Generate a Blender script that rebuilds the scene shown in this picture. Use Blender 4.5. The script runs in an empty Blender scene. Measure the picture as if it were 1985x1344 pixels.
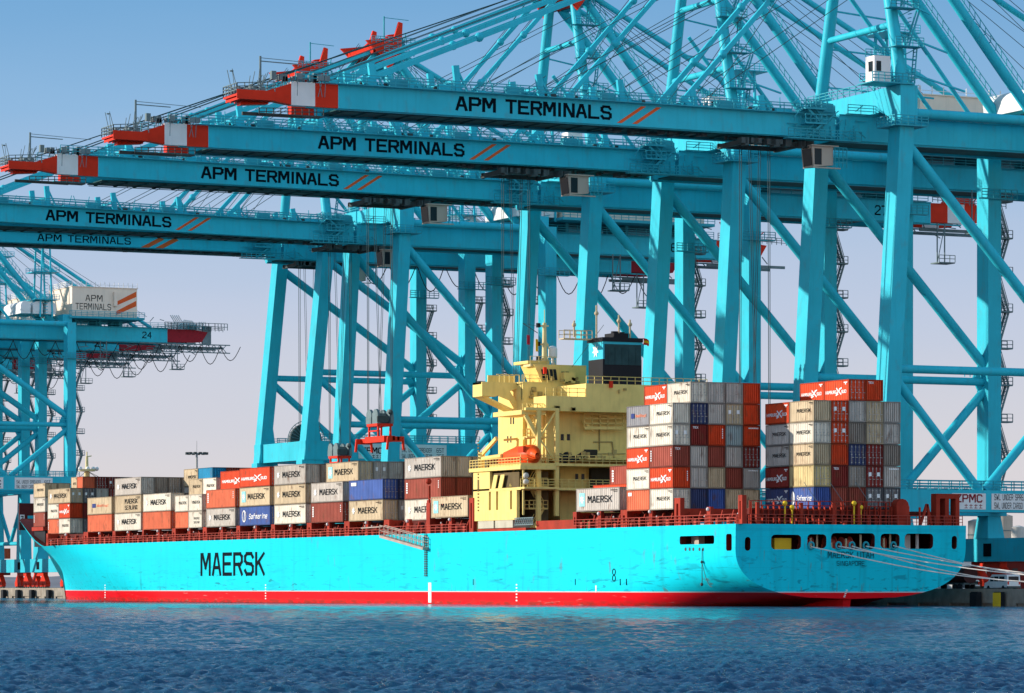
import bpy, math, random
from mathutils import Vector, Matrix, noise
random.seed(7)
SC = bpy.context.scene
COL = SC.collection
R = math.radians
# ------------------------------------------------------------------ camera
F, CX, HY, CH, ANG = 7142.0, 992.0, 1138.0, 2.4, R(25.6)      # focal length in px of a 1985 px wide frame
SA, CA = math.sin(ANG), math.cos(ANG)
cam = bpy.data.objects.new('camera', bpy.data.cameras.new('camera'))
COL.objects.link(cam); SC.camera = cam
cam.location = (0, 0, CH)
cam.rotation_euler = (R(90), 0, -ANG)
cam.data.sensor_width = 36
cam.data.lens = 36 * F / 1985
cam.data.shift_y = (HY - 672) / 1985
cam.data.clip_start = 1; cam.data.clip_end = 60000
# ------------------------------------------------------------------ light
SUN_DIR = Vector((0.835, -0.55, -0.272)).normalized()          # the way the light travels: low sun off the bow, seaward side
sun = bpy.data.objects.new('sun', bpy.data.lights.new('sun', 'SUN'))
COL.objects.link(sun)
sun.data.energy = 4.6; sun.data.angle = R(0.5); sun.data.color = (1.0, 0.93, 0.82)
sun.rotation_euler = SUN_DIR.to_track_quat('-Z', 'Y').to_euler()
elev = math.asin(-SUN_DIR.z); azim = math.atan2(-SUN_DIR.x, -SUN_DIR.y)
W = bpy.data.worlds.new('World'); SC.world = W; W.use_nodes = True
nt = W.node_tree; nt.nodes.clear()
N = nt.nodes.new; L = nt.links.new
out = N('ShaderNodeOutputWorld'); bg = N('ShaderNodeBackground'); sky = N('ShaderNodeTexSky')
sky.sky_type = 'NISHITA'; sky.sun_disc = False; sky.sun_elevation = elev; sky.sun_rotation = azim
sky.air_density = 1.0; sky.dust_density = 1.2; sky.ozone_density = 1.5
tc = N('ShaderNodeTexCoord'); sep = N('ShaderNodeSeparateXYZ'); L(tc.outputs['Generated'], sep.inputs[0])
ramp = N('ShaderNodeValToRGB'); cr = ramp.color_ramp
stops = [(0.0, (4.6, 4.18, 4.3)), (0.035, (4.15, 3.98, 4.35)), (0.075, (3.1, 3.5, 4.6)), (0.125, (1.45, 2.7, 4.35)), (0.16, (0.88, 2.22, 4.0)), (0.45, (0.9, 1.9, 3.4)), (1.0, (0.8, 1.7, 3.2))]
while len(cr.elements) < len(stops): cr.elements.new(0.5)
for e, (p, q) in zip(cr.elements, stops):
    e.position = p; e.color = (q[0] / 5, q[1] / 5, q[2] / 5, 1)
vn = N('ShaderNodeVectorMath'); vn.operation = 'MULTIPLY'; vn.inputs[1].default_value = (4, 4, 26); L(tc.outputs['Generated'], vn.inputs[0])
hz = N('ShaderNodeTexNoise'); hz.inputs['Scale'].default_value = 1.0; hz.inputs['Detail'].default_value = 4; L(vn.outputs[0], hz.inputs['Vector'])      # uneven thin haze
hm_ = N('ShaderNodeMath'); hm_.operation = 'MULTIPLY_ADD'; hm_.inputs[1].default_value = 0.030; L(hz.outputs['Fac'], hm_.inputs[0]); L(sep.outputs['Z'], hm_.inputs[2])
hs_ = N('ShaderNodeMath'); hs_.operation = 'SUBTRACT'; hs_.inputs[1].default_value = 0.015; L(hm_.outputs[0], hs_.inputs[0]); L(hs_.outputs[0], ramp.inputs[0])
sc5 = N('ShaderNodeVectorMath'); sc5.operation = 'SCALE'; sc5.inputs['Scale'].default_value = 5.0 * 1.15
L(ramp.outputs[0], sc5.inputs[0])
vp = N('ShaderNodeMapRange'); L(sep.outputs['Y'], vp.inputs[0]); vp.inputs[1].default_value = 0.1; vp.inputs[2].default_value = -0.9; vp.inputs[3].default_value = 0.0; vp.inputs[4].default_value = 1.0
sky_fill = N('ShaderNodeMix'); sky_fill.data_type = 'RGBA'; sky_fill.blend_type = 'MULTIPLY'; sky_fill.inputs[7].default_value = (3.5, 2.55, 1.9, 1)   # added fill: sky behind the camera brightened and warmed for the shaded faces
L(vp.outputs[0], sky_fill.inputs[0]); L(sc5.outputs[0], sky_fill.inputs[6])
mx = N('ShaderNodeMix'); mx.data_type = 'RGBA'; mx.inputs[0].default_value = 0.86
L(sky.outputs[0], mx.inputs[6]); L(sky_fill.outputs[2], mx.inputs[7])
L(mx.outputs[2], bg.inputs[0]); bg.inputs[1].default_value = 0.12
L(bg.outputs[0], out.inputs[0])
SC.view_settings.view_transform = 'Standard'; SC.view_settings.look = 'None'
SC.view_settings.exposure = 0.34; SC.view_settings.gamma = 1.0
SC.view_settings.use_curve_mapping = False
SC.cycles.max_bounces = 6

# ------------------------------------------------------------------ helpers
def PX(px, py, X):                                             # image point on the plane X = const
    k = (px - CX) / F; Y = X * (CA - k * SA) / (SA + k * CA)
    return Vector((X, Y, CH + (HY - py) * (SA * X + CA * Y) / F))
def PY(px, py, Y):                                             # image point on the plane Y = const
    k = (px - CX) / F; X = Y * (SA + k * CA) / (CA - k * SA)
    return Vector((X, Y, CH + (HY - py) * (SA * X + CA * Y) / F))

MATS = {}
def mat(name, rgb, rough=0.5, var=0.10, rust=0.0, rnd=0.0, metal=0.0, streak=0.0, scale=0.6, bump=0.0, spec=0.09):
    if name in MATS: return MATS[name]
    m = bpy.data.materials.new(name); m.use_nodes = True; t = m.node_tree; n = t.nodes; l = t.links
    b = n['Principled BSDF']; b.inputs['Roughness'].default_value = rough; b.inputs['Metallic'].default_value = metal
    b.inputs['Specular IOR Level'].default_value = spec
    co = n.new('ShaderNodeTexCoord'); cur = None
    nz = n.new('ShaderNodeTexNoise'); nz.inputs['Scale'].default_value = scale; nz.inputs['Detail'].default_value = 5
    l.new(co.outputs['Object'], nz.inputs['Vector'])
    mr = n.new('ShaderNodeMapRange'); mr.inputs[1].default_value = 0.3; mr.inputs[2].default_value = 0.7
    mr.inputs[3].default_value = 1 - var; mr.inputs[4].default_value = 1 + var * 0.6
    l.new(nz.outputs['Fac'], mr.inputs[0]); fac = mr.outputs[0]
    if rnd:
        oi = n.new('ShaderNodeObjectInfo'); m2 = n.new('ShaderNodeMapRange')
        m2.inputs[3].default_value = 1 - rnd; m2.inputs[4].default_value = 1 + rnd
        l.new(oi.outputs['Random'], m2.inputs[0]); mu = n.new('ShaderNodeMath'); mu.operation = 'MULTIPLY'
        l.new(fac, mu.inputs[0]); l.new(m2.outputs[0], mu.inputs[1]); fac = mu.outputs[0]
    vm = n.new('ShaderNodeVectorMath'); vm.operation = 'SCALE'; vm.inputs[0].default_value = rgb
    l.new(fac, vm.inputs['Scale']); cur = vm.outputs[0]
    def layer(cur, colr, sc3, lo, hi, amt, det=6):
        mp = n.new('ShaderNodeMapping'); mp.inputs['Scale'].default_value = sc3
        if rnd:
            pass
        l.new(co.outputs['Object'], mp.inputs[0])
        z = n.new('ShaderNodeTexNoise'); z.inputs['Scale'].default_value = 1.0; z.inputs['Detail'].default_value = det
        if rnd:
            z.noise_dimensions = '4D'; k = n.new('ShaderNodeMath'); k.operation = 'MULTIPLY'; k.inputs[1].default_value = 50
            l.new(oi.outputs['Random'], k.inputs[0]); l.new(k.outputs[0], z.inputs['W'])
        l.new(mp.outputs[0], z.inputs['Vector'])
        q = n.new('ShaderNodeMapRange'); q.inputs[1].default_value = lo; q.inputs[2].default_value = hi; q.inputs[3].default_value = 0; q.inputs[4].default_value = amt
        l.new(z.outputs['Fac'], q.inputs[0])
        x = n.new('ShaderNodeMix'); x.data_type = 'RGBA'; l.new(q.outputs[0], x.inputs[0]); l.new(cur, x.inputs[6]); x.inputs[7].default_value = (*colr, 1)
        return x.outputs[2]
    if streak: cur = layer(cur, tuple(c * 0.45 for c in rgb), (2.2, 2.2, 0.12), 0.52, 0.75, streak)
    if rust: cur = layer(cur, (0.16, 0.07, 0.035), (1.1, 1.1, 0.55), 0.56, 0.72, rust, 9)
    l.new(cur, b.inputs['Base Color'])
    if bump:
        bp = n.new('ShaderNodeBump'); bp.inputs['Strength'].default_value = bump; bp.inputs['Distance'].default_value = 0.05
        l.new(nz.outputs['Fac'], bp.inputs['Height']); l.new(bp.outputs[0], b.inputs['Normal'])
    MATS[name] = m; return m

ORG = {}
class MB:
    def __init__(s): s.v = []; s.f = []; s.sm = []; s.mi = []
    def add(s, vs, fs, smooth=False, mi=0):
        o = len(s.v); s.v += [tuple(p) for p in vs]
        for f in fs: s.f.append([i + o for i in f]); s.sm.append(smooth); s.mi.append(mi)
        return s
    def hexa(s, a, b, mi=0):                                   # a: 4 bottom points ccw, b: 4 top points
        return s.add(list(a) + list(b), [(3, 2, 1, 0), (4, 5, 6, 7), (0, 1, 5, 4), (1, 2, 6, 5), (2, 3, 7, 6), (3, 0, 4, 7)], mi=mi)
    def box(s, x0, x1, y0, y1, z0, z1, mi=0):
        if x0 > x1: x0, x1 = x1, x0
        if y0 > y1: y0, y1 = y1, y0
        if z0 > z1: z0, z1 = z1, z0
        return s.hexa([(x0, y0, z0), (x1, y0, z0), (x1, y1, z0), (x0, y1, z0)], [(x0, y0, z1), (x1, y0, z1), (x1, y1, z1), (x0, y1, z1)], mi)
    def beam(s, p, q, w, h=None, mi=0):
        h = h or w; p = Vector(p); q = Vector(q); d = (q - p)
        if d.length < 1e-6: return s
        d.normalize(); u = d.cross(Vector((0, 0, 1)))
        if u.length < 1e-3: u = Vector((1, 0, 0))
        u.normalize(); n = u.cross(d); u *= w / 2; n *= h / 2
        return s.hexa([p - u - n, p + u - n, p + u + n, p - u + n], [q - u - n, q + u - n, q + u + n, q - u + n], mi)
    def tube(s, p, q, r, n=10, r2=None, mi=0):
        r2 = r if r2 is None else r2
        p = Vector(p); q = Vector(q); d = (q - p).normalized(); u = d.cross(Vector((0, 0, 1)))
        if u.length < 1e-3: u = Vector((1, 0, 0))
        u.normalize(); w = u.cross(d); a = []; b = []
        for i in range(n):
            t = 2 * math.pi * i / n; e = u * math.cos(t) + w * math.sin(t)
            a.append(p + e * r); b.append(q + e * r2)
        s.add(a + b, [(i, (i + 1) % n, n + (i + 1) % n, n + i) for i in range(n)], True, mi)
        s.add(a, [tuple(range(n))], mi=mi); s.add(b, [tuple(reversed(range(n)))], mi=mi); return s
    def path(s, pts, r, n=5, mi=0):
        for a, b in zip(pts, pts[1:]): s.tube(a, b, r, n, mi=mi)
        return s
    def prism(s, loop, off, mi=0):                             # extrude a planar loop by a vector
        n = len(loop); off = Vector(off); a = [Vector(p) for p in loop]; b = [p + off for p in a]
        return s.add(a + b, [tuple(range(n))[::-1], tuple(range(n, 2 * n))] + [(i, (i + 1) % n, n + (i + 1) % n, n + i) for i in range(n)], mi=mi)
    def ball(s, c, r, n=10, sz=1.0, mi=0):
        vs = []; fs = []; m = n // 2 + 1
        for j in range(m + 1):
            th = math.pi * j / m
            for i in range(n):
                ph = 2 * math.pi * i / n
                vs.append((c[0] + r * math.sin(th) * math.cos(ph), c[1] + r * math.sin(th) * math.sin(ph), c[2] + r * sz * math.cos(th)))
        for j in range(m):
            for i in range(n): fs.append((j * n + i, (j + 1) * n + i, (j + 1) * n + (i + 1) % n, j * n + (i + 1) % n))
        return s.add(vs, fs, True, mi)
    def rail(s, p, q, h=1.1, step=2.2, r=0.045, mids=1):
        p = Vector(p); q = Vector(q); n = max(1, int((q - p).length / step)); up = Vector((0, 0, h))
        for k in range(mids + 1): s.beam(p + up * ((k + 1) / (mids + 1)), q + up * ((k + 1) / (mids + 1)), r * 2)
        for i in range(n + 1):
            a = p.lerp(q, i / n); s.beam(a, a + up, r * 2)
        return s
    def stairs(s, x, y, z0, z1, w=1.5, step=5.2, ax=(1, 0, 0), depth=0.9):
        ax = Vector(ax); sd = Vector((-ax.y, ax.x, 0)); z = z0; k = 0
        while z + step * 0.6 < z1:
            za = min(z + step, z1); a = Vector((x, y, z)); b = Vector((x, y, za)) ; e = ax * w
            p, q = (a, b + e) if k % 2 == 0 else (a + e, b)
            for o in (0, depth):
                s.beam(p + sd * o, q + sd * o, 0.12, 0.28)
                s.beam(p + sd * o + Vector((0, 0, 1)), q + sd * o + Vector((0, 0, 1)), 0.08)
            for i in range(int(step / 0.55)):
                t = p.lerp(q, (i + .5) / int(step / 0.55)); s.beam(t, t + sd * depth, 0.25, 0.07)
            l0 = b - ax * 0.5 - sd * 0.25; l1 = b + e + ax * 0.5 - sd * 0.25
            s.beam(l0 + sd * (depth / 2 + .25), l1 + sd * (depth / 2 + .25), depth + 0.6, 0.22)
            s.rail(l0, l1, 1.1, 0.7); s.rail(l0 + sd * (depth + .5), l1 + sd * (depth + .5), 1.1, 0.7)
            z = za; k += 1
        return s
    def split(s, name, mats, parent):                          # every face island added on its own becomes its own part
        import itertools
        par = list(range(len(s.v)))
        def fd(i):
            while par[i] != i: par[i] = par[par[i]]; i = par[i]
            return i
        for f in s.f:
            for i in f[1:]: par[fd(i)] = fd(f[0])
        grp = {}
        for k, f in enumerate(s.f): grp.setdefault(fd(f[0]), []).append(k)
        for ks in grp.values():
            m = MB(); mp = {}
            for k in ks:
                for i in s.f[k]:
                    if i not in mp: mp[i] = len(m.v); m.v.append(s.v[i])
                m.f.append([mp[i] for i in s.f[k]]); m.sm.append(s.sm[k]); m.mi.append(s.mi[k])
            m.build(name, mats, parent)
    def mesh(s, name, org=(0, 0, 0)):
        me = bpy.data.meshes.new(name)
        me.from_pydata([(p[0] - org[0], p[1] - org[1], p[2] - org[2]) for p in s.v], [], s.f)
        me.polygons.foreach_set('use_smooth', s.sm); me.polygons.foreach_set('material_index', s.mi)
        me.update(); return me
    def build(s, name, mats, parent=None, fix=True):
        org = ORG[parent.name] if parent else (0, 0, 0)
        me = s.mesh(name, org)
        for m in (mats if isinstance(mats, (list, tuple)) else [mats]): me.materials.append(m)
        o = bpy.data.objects.new(name, me); COL.objects.link(o)
        if parent: o.parent = parent; ORG[o.name] = org
        return o
def tag(o, label=None, cat=None, group=None, kind=None):
    if label: o['label'] = label
    if cat: o['category'] = cat
    if group: o['group'] = group
    if kind: o['kind'] = kind
    return o
def thing(name, label, cat, loc, group=None):
    o = bpy.data.objects.new(name, None); COL.objects.link(o); o.location = loc; o.empty_display_size = 0.5
    ORG[o.name] = tuple(loc); return tag(o, label, cat, group)
def copy_tree(o, parent=None):
    c = o.copy(); COL.objects.link(c)
    if parent: c.parent = parent
    ORG[c.name] = ORG[o.name]
    for ch in [x for x in o.children]: copy_tree(ch, c)
    return c

# block lettering: every character is a set of strokes on a 4 x 6 grid
GL = {'A': ['0,0 1.6,6 2.4,6 4,0', '.6,2 3.4,2'], 'B': ['0,0 0,6 3,6 4,5 4,4 3,3.1 0,3.1', '3,3.1 4,2.2 4,1 3,0 0,0'], 'C': ['4,5 3.2,6 .8,6 0,5 0,1 .8,0 3.2,0 4,1'],
 'D': ['0,0 0,6 2.8,6 4,4.8 4,1.2 2.8,0 0,0'], 'E': ['4,6 0,6 0,0 4,0', '0,3.1 3.4,3.1'], 'F': ['4,6 0,6 0,0', '0,3.1 3.4,3.1'], 'G': ['4,5 3.2,6 .8,6 0,5 0,1 .8,0 4,0 4,2.8 2.2,2.8'],
 'H': ['0,0 0,6', '4,0 4,6', '0,3 4,3'], 'I': ['2,0 2,6'], 'K': ['0,0 0,6', '3.9,6 .3,2.8', '1.3,3.6 4,0'], 'L': ['0,6 0,0 4,0'], 'M': ['0,0 0,6 .7,6 2.3,2 3.9,6 4.6,6 4.6,0'],
 'N': ['0,0 0,6 .6,6 3.4,0 4,0 4,6'], 'O': ['.8,0 0,1 0,5 .8,6 3.2,6 4,5 4,1 3.2,0 .8,0'], 'P': ['0,0 0,6 3.2,6 4,5.2 4,3.6 3.2,2.8 0,2.8'], 'R': ['0,0 0,6 3.2,6 4,5.2 4,3.7 3.2,2.9 0,2.9', '2.2,2.9 4,0'],
 'S': ['4,5 3.2,6 .8,6 0,5.2 0,3.9 .8,3.2 3.2,2.9 4,2.2 4,.8 3.2,0 .8,0 0,1'], 'T': ['0,6 4,6', '2,6 2,0'], 'U': ['0,6 0,1 .8,0 3.2,0 4,1 4,6'], 'W': ['0,6 1,0 2.3,4 3.6,0 4.6,6'], 'X': ['0,0 4,6', '0,6 4,0'], 'Z': ['0,6 4,6 0,0 4,0'],
 'Y': ['0,6 2,3 4,6', '2,3 2,0'], '1': ['1,5 2,6 2,0'], '2': ['0,5 .8,6 3.2,6 4,5 4,3.8 0,.6 0,0 4,0'], '3': ['0,6 4,6 4,0 0,0', '1,3 4,3'], '4': ['3,0 3,6 0,2 4,2'], '5': ['4,6 0,6 0,3.3 3.2,3.3 4,2.5 4,.8 3.2,0 0,0'],
 '6': ['4,6 .8,6 0,5 0,1 .8,0 3.2,0 4,1 4,3 0,3'], '7': ['0,6 4,6 1.6,0'], '8': ['0,3 0,6 4,6 4,0 0,0 0,3 4,3'], '9': ['0,0 4,0 4,6 0,6 0,3 4,3'], '0': ['0,0 0,6 4,6 4,0 0,0'], '&': ['4,0 .6,4.6 1.4,6 2.6,6 3,4.8 0,2 0,.8 1,0 2.4,0 4,2'], ' ': [], '-': ['0.5,3 3.5,3'],
 'a': ['0,4 3.4,4 4,3.4 4,0 .6,0 0,.7 0,1.6 .6,2.3 4,2.3'], 'f': ['1,0 1,5.4 1.6,6 3,6', '0,4 3,4'], 'm': ['0,0 0,4 4,4 4,0', '2,4 2,0'], 'r': ['0,0 0,4 3,4'], 'i': ['2,0 2,4', '2,5.2 2,6'], 'n': ['0,0 0,4 3.4,4 4,3.4 4,0'], 'e': ['0,2.1 4,2.1 4,4 0,4 0,0 4,0'],
 't': ['1,6 1,.6 1.6,0 3,0', '0,4 3,4'], 'l': ['2,6 2,0'], 'o': ['0,0 0,4 4,4 4,0 0,0'], 'y': ['0,4 0,1 4,1', '4,4 4,-1.5 1,-1.5'], 'd': ['4,6 4,0 0,0 0,4 4,4']}
def write(mb, s, o, u, v, bold=0.9, shear=0.0, mi=0):          # o lower left corner, u and v the full width and height
    o = Vector(o); u = Vector(u); v = Vector(v); nrm = u.cross(v).normalized(); x = 0; segs = []
    for ch in s:
        wd = 4.6 if ch in 'MW' else (1.2 if ch in 'I1il' else (2.6 if ch == ' ' else 4)); off = -1.4 if ch in 'I1il' else 0
        for st in GL.get(ch, []):
            pts = [tuple(float(k) for k in p.split(',')) for p in st.split()]
            segs += [((a[0] + x + off, a[1]), (b[0] + x + off, b[1])) for a, b in zip(pts, pts[1:])]
        x += wd + 1.75
    wtot = x - 1.75; h = bold / 2; k = 0
    for a, b in segs:
        d = math.hypot(b[0] - a[0], b[1] - a[1])
        if d < 1e-6: continue
        ex, ey = (b[0] - a[0]) / d, (b[1] - a[1]) / d; nx, ny = -ey * h, ex * h
        q_ = []
        for (px_, py_), sg in ((a, -1), (b, 1)):
            cx_, cy_ = px_ + ex * sg * h * .92, py_ + ey * sg * h * .92
            q_.append((cx_ + nx, cy_ + ny)); q_.append((cx_ - nx, cy_ - ny))
        k += 1
        pl = [o + u * ((min(max(X_, -h), wtot + h) + shear * Y_ + h) / (wtot + 2 * h)) + v * ((min(max(Y_, -h - 2), 6 + h) + h) / (6 + 2 * h)) + nrm * 0.0012 * (k % 9) for X_, Y_ in q_]
        mb.add(pl, [(0, 1, 3, 2)], mi=mi)
    return mb
def star(mb, c, u, v, r, mi=0):
    c = Vector(c); u = Vector(u); v = Vector(v)
    pts = [c + (u * math.sin(math.pi * i / 7) + v * math.cos(math.pi * i / 7)) * (r if i % 2 == 0 else r * 0.48) for i in range(14)]
    return mb.add([c] + pts, [(0, i + 1, (i + 1) % 14 + 1) for i in range(14)], mi=mi)

# ------------------------------------------------------------------ materials
BLUE = mat('crane_blue_paint', (0.032, 0.49, 0.61), 0.42, 0.10, rust=0.16, streak=0.22, scale=0.25)
BLUE2 = mat('fitting_blue_paint', (0.04, 0.36, 0.44), 0.5, 0.15, rust=0.15)
GREY = mat('galvanised_grey', (0.16, 0.22, 0.23), 0.6, 0.2)
DARK = mat('black_rubber', (0.02, 0.022, 0.025), 0.6, 0.2)
STEEL = mat('dark_machinery', (0.07, 0.09, 0.09), 0.55, 0.3, rust=0.3)
ROPE = mat('steel_rope', (0.05, 0.09, 0.10), 0.6)
RED = mat('signal_red_paint', (0.70, 0.035, 0.012), 0.45, 0.10)
WHITE = mat('white_paint', (0.78, 0.76, 0.74), 0.5, 0.06, streak=0.12)
HOUSEW = mat('machine_house_cladding', (0.86, 0.71, 0.57), 0.55, 0.05, streak=0.15)
INK = mat('dark_lettering', (0.003, 0.008, 0.013), 0.7, spec=0.03)
ORNG = mat('orange_stripe', (0.75, 0.12, 0.03), 0.5)
WLET = mat('white_lettering', (0.85, 0.84, 0.82), 0.5)
GLASS = mat('dark_glass', (0.02, 0.03, 0.035), 0.08)
CABC = mat('cab_beige', (0.45, 0.38, 0.31), 0.5, 0.05)
YEL = mat('house_yellow_paint', (0.86, 0.64, 0.21), 0.5, 0.08, streak=0.25, rust=0.12)
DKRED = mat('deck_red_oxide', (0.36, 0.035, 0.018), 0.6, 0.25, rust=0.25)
DKRED2 = mat('deck_red_shadow_oxide', (0.11, 0.016, 0.012), 0.7, 0.25, rust=0.3)  # deck red darkened so its colour carries the shade under the containers
BLACK = mat('funnel_black', (0.018, 0.018, 0.022), 0.45, 0.1)
SKYB = mat('funnel_blue', (0.05, 0.50, 0.62), 0.45, 0.05)
LOGOB = mat('logo_pale_blue', (0.28, 0.68, 0.72), 0.5)
CONC = mat('quay_concrete', (0.30, 0.26, 0.21), 0.9, 0.25, rust=0.25, streak=0.3, scale=0.8, bump=0.5)
PAVE = mat('quay_paving', (0.22, 0.21, 0.20), 0.9, 0.2, scale=0.1)
YELLO = mat('bright_yellow', (0.80, 0.50, 0.03), 0.5)
LIFE = mat('lifeboat_orange', (0.85, 0.09, 0.015), 0.4, 0.06)
ROPEW = mat('mooring_rope', (0.75, 0.66, 0.58), 0.9)
GANG = mat('gangway_metal', (0.42, 0.33, 0.28), 0.6, 0.2)

# ------------------------------------------------------------------ setting: quay, water, hills
QX = 247.6; QZ = 1.9
q = MB(); q.box(QX + 1.2, 6000, -1500, 9000, QZ - 0.8, QZ); tag(q.build('quay_ground', PAVE), kind='structure')
q = MB()
q.box(QX, QX + 1.2, -1500, 9000, QZ - 1.5, QZ + 0.004)                      # cope
q.box(QX + 0.35, QX + 1.19, -1500, 9000, -8, QZ - 1.5)
q.box(QX + .05, QX + .45, 240, 1600, QZ + .004, QZ + .28)
for i in range(160): y = 250 + i * 7.4; q.box(QX + 0.02, QX + 0.4, y, y + 2.6, -6, QZ - 1.49)
tag(q.build('quay_wall', CONC), 'long stained concrete quay wall with dark piers at the waterline', 'quay wall')

def make_water():
    m = bpy.data.materials.new('sea_water'); m.use_nodes = True; t = m.node_tree; n = t.nodes; l = t.links
    b = n['Principled BSDF']; b.inputs['Roughness'].default_value = 0.07; b.inputs['IOR'].default_value = 1.33
    co = n.new('ShaderNodeTexCoord')
    nz = n.new('ShaderNodeTexNoise'); nz.inputs['Scale'].default_value = 0.02; nz.inputs['Detail'].default_value = 3
    mp = n.new('ShaderNodeMapping'); mp.inputs['Scale'].default_value = (1, 1, 1); l.new(co.outputs['Object'], mp.inputs[0]); l.new(mp.outputs[0], nz.inputs['Vector'])
    rp = n.new('ShaderNodeValToRGB'); rp.color_ramp.elements[0].position = 0.35; rp.color_ramp.elements[0].color = (0.004, 0.060, 0.145, 1)
    rp.color_ramp.elements[1].position = 0.68; rp.color_ramp.elements[1].color = (0.006, 0.14, 0.23, 1)
    l.new(nz.outputs['Fac'], rp.inputs[0]); l.new(rp.outputs[0], b.inputs['Base Color'])
    n1 = n.new('ShaderNodeTexNoise'); n1.inputs['Scale'].default_value = 2.4; n1.inputs['Detail'].default_value = 8; n1.inputs['Roughness'].default_value = 0.68
    l.new(co.outputs['Object'], n1.inputs['Vector'])
    bp = n.new('ShaderNodeBump'); bp.inputs['Strength'].default_value = 1.0; bp.inputs['Distance'].default_value = 0.30
    l.new(n1.outputs['Fac'], bp.inputs['Height']); l.new(bp.outputs[0], b.inputs['Normal'])
    rnd = random.Random(3); waves = []
    for i in range(150):
        lam = 0.32 * (11 ** (rnd.random() ** 1.15)); th = rnd.gauss(1.35, 0.62); k = 2 * math.pi / lam
        waves.append((k * math.cos(th), k * math.sin(th), 0.072 * min(1.0, (0.8 / lam)) ** 1.45 * lam / 6.283, rnd.random() * 6.28, lam))
    for i in range(12):
        lam = rnd.uniform(5, 16); th = rnd.gauss(1.2, 0.3); k = 2 * math.pi / lam
        waves.append((k * math.cos(th), k * math.sin(th), 0.0008 * lam, rnd.random() * 6.28, lam))
    import numpy as np
    NC = 820
    d = np.concatenate([np.arange(72, 135, 0.10), 135 * (530 / 135) ** np.linspace(0, 1, 760)]); NR = len(d)
    a = np.concatenate([np.linspace(-0.32, -0.165, 30)[:-1], np.linspace(-0.165, 0.165, NC - 58), np.linspace(0.165, 0.32, 30)[1:]]); NC = len(a)
    D, T = np.meshgrid(d, a, indexing='ij')
    xc = D * T; X = CA * xc + SA * D; Y = -SA * xc + CA * D
    Z = np.zeros_like(X)
    st = np.maximum(np.gradient(d)[:, None] * np.ones_like(D), D * np.gradient(a)[None, :])
    for kx, ky, am, ph, lam in waves:
        fade = np.clip((lam / st - 2.0) / 2.0, 0, 1)
        rows = np.where(fade.max(axis=1) > 0)[0]
        if not len(rows): continue
        r1 = rows[-1] + 1
        w = np.sin(kx * X[:r1] + ky * Y[:r1] + ph)
        Z[:r1] += am * fade[:r1] * (w + 0.3 * np.cos(2 * (kx * X[:r1] + ky * Y[:r1] + ph)))
    gust = 0.75 + 0.35 * np.sin(X * 0.031 + Y * 0.012) * np.sin(Y * 0.023 - X * 0.017 + 1)
    Z *= gust
    Z[0, :] = Z[-1, :] = 0; Z[:, 0] = Z[:, -1] = 0
    co_ = np.stack([X, Y, Z], -1).reshape(-1, 3)
    # skirt: outer sheet sharing the same level
    idx = np.arange(NR * NC).reshape(NR, NC)
    fq = np.stack([idx[:-1, :-1], idx[:-1, 1:], idx[1:, 1:], idx[1:, :-1]], -1).reshape(-1, 4)[:, ::-1]
    cs = [idx[0, 0], idx[0, -1], idx[-1, -1], idx[-1, 0]]; base = NR * NC
    far = [(-3000, -3000, 0), (9000, -3000, 0), (9000, 12000, 0), (-9000, 12000, 0)]
    verts = np.vstack([co_, np.array([(-600., -900., -0.02), (1500., -900., -0.02), (9000., 12000., -0.02), (-9000., 12000., -0.02)])])
    def ring(side): return list(side)
    faces = [tuple(map(int, r)) for r in fq]
    nearr = [int(i) for i in idx[0, :]]; farr = [int(i) for i in idx[-1, :]]; lef = [int(i) for i in idx[:, 0]]; rig = [int(i) for i in idx[:, -1]]
    A0, B0, C0, D0 = base, base + 1, base + 2, base + 3
    faces += [tuple([A0, B0] + nearr[::-1]), tuple([B0, C0] + rig[::-1]), tuple([C0, D0] + farr), tuple([D0, A0] + lef)]
    me = bpy.data.meshes.new('water'); me.from_pydata(verts.tolist(), [], faces); me.update()
    me.polygons.foreach_set('use_smooth', [True] * len(me.polygons))
    me.materials.append(m)
    o = bpy.data.objects.new('water', me); COL.objects.link(o); tag(o, kind='structure')
make_water()

hm = MB(); rnd = random.Random(5)
rowsn = []
for j, (dist, hh) in enumerate([(7000, 0), (7600, 1.0), (8600, 0.6), (9500, 0)]):
    row = []
    for i in range(90):
        px = -1500 + i * 50; k = (px - CX) / F; base = 40 + 0.0
        t = max(0, 1 - abs(px - 2200) / 340); t2 = 0
        h = (260 * t ** 0.8 + 70 * t2 + 25) * hh * (0.85 + 0.4 * noise.noise(Vector((px * 0.011, j * 2.0, 0))) + 0.15 * noise.noise(Vector((px * 0.05, j, 3))))
        row.append((dist * (SA + k * CA), dist * (CA - k * SA), max(0, h) + QZ))
    rowsn.append(row)
vs = [p for r in rowsn for p in r]; n = 90
hm.add(vs, [(j * n + i, j * n + i + 1, (j + 1) * n + i + 1, (j + 1) * n + i) for j in range(3) for i in range(n - 1)], True)
tag(hm.build('hills', mat('hazed_hill', (0.24, 0.23, 0.24), 0.95, 0.25, scale=0.004)), kind='structure')  # haze over the distant hills is put into this grey colour
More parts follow.
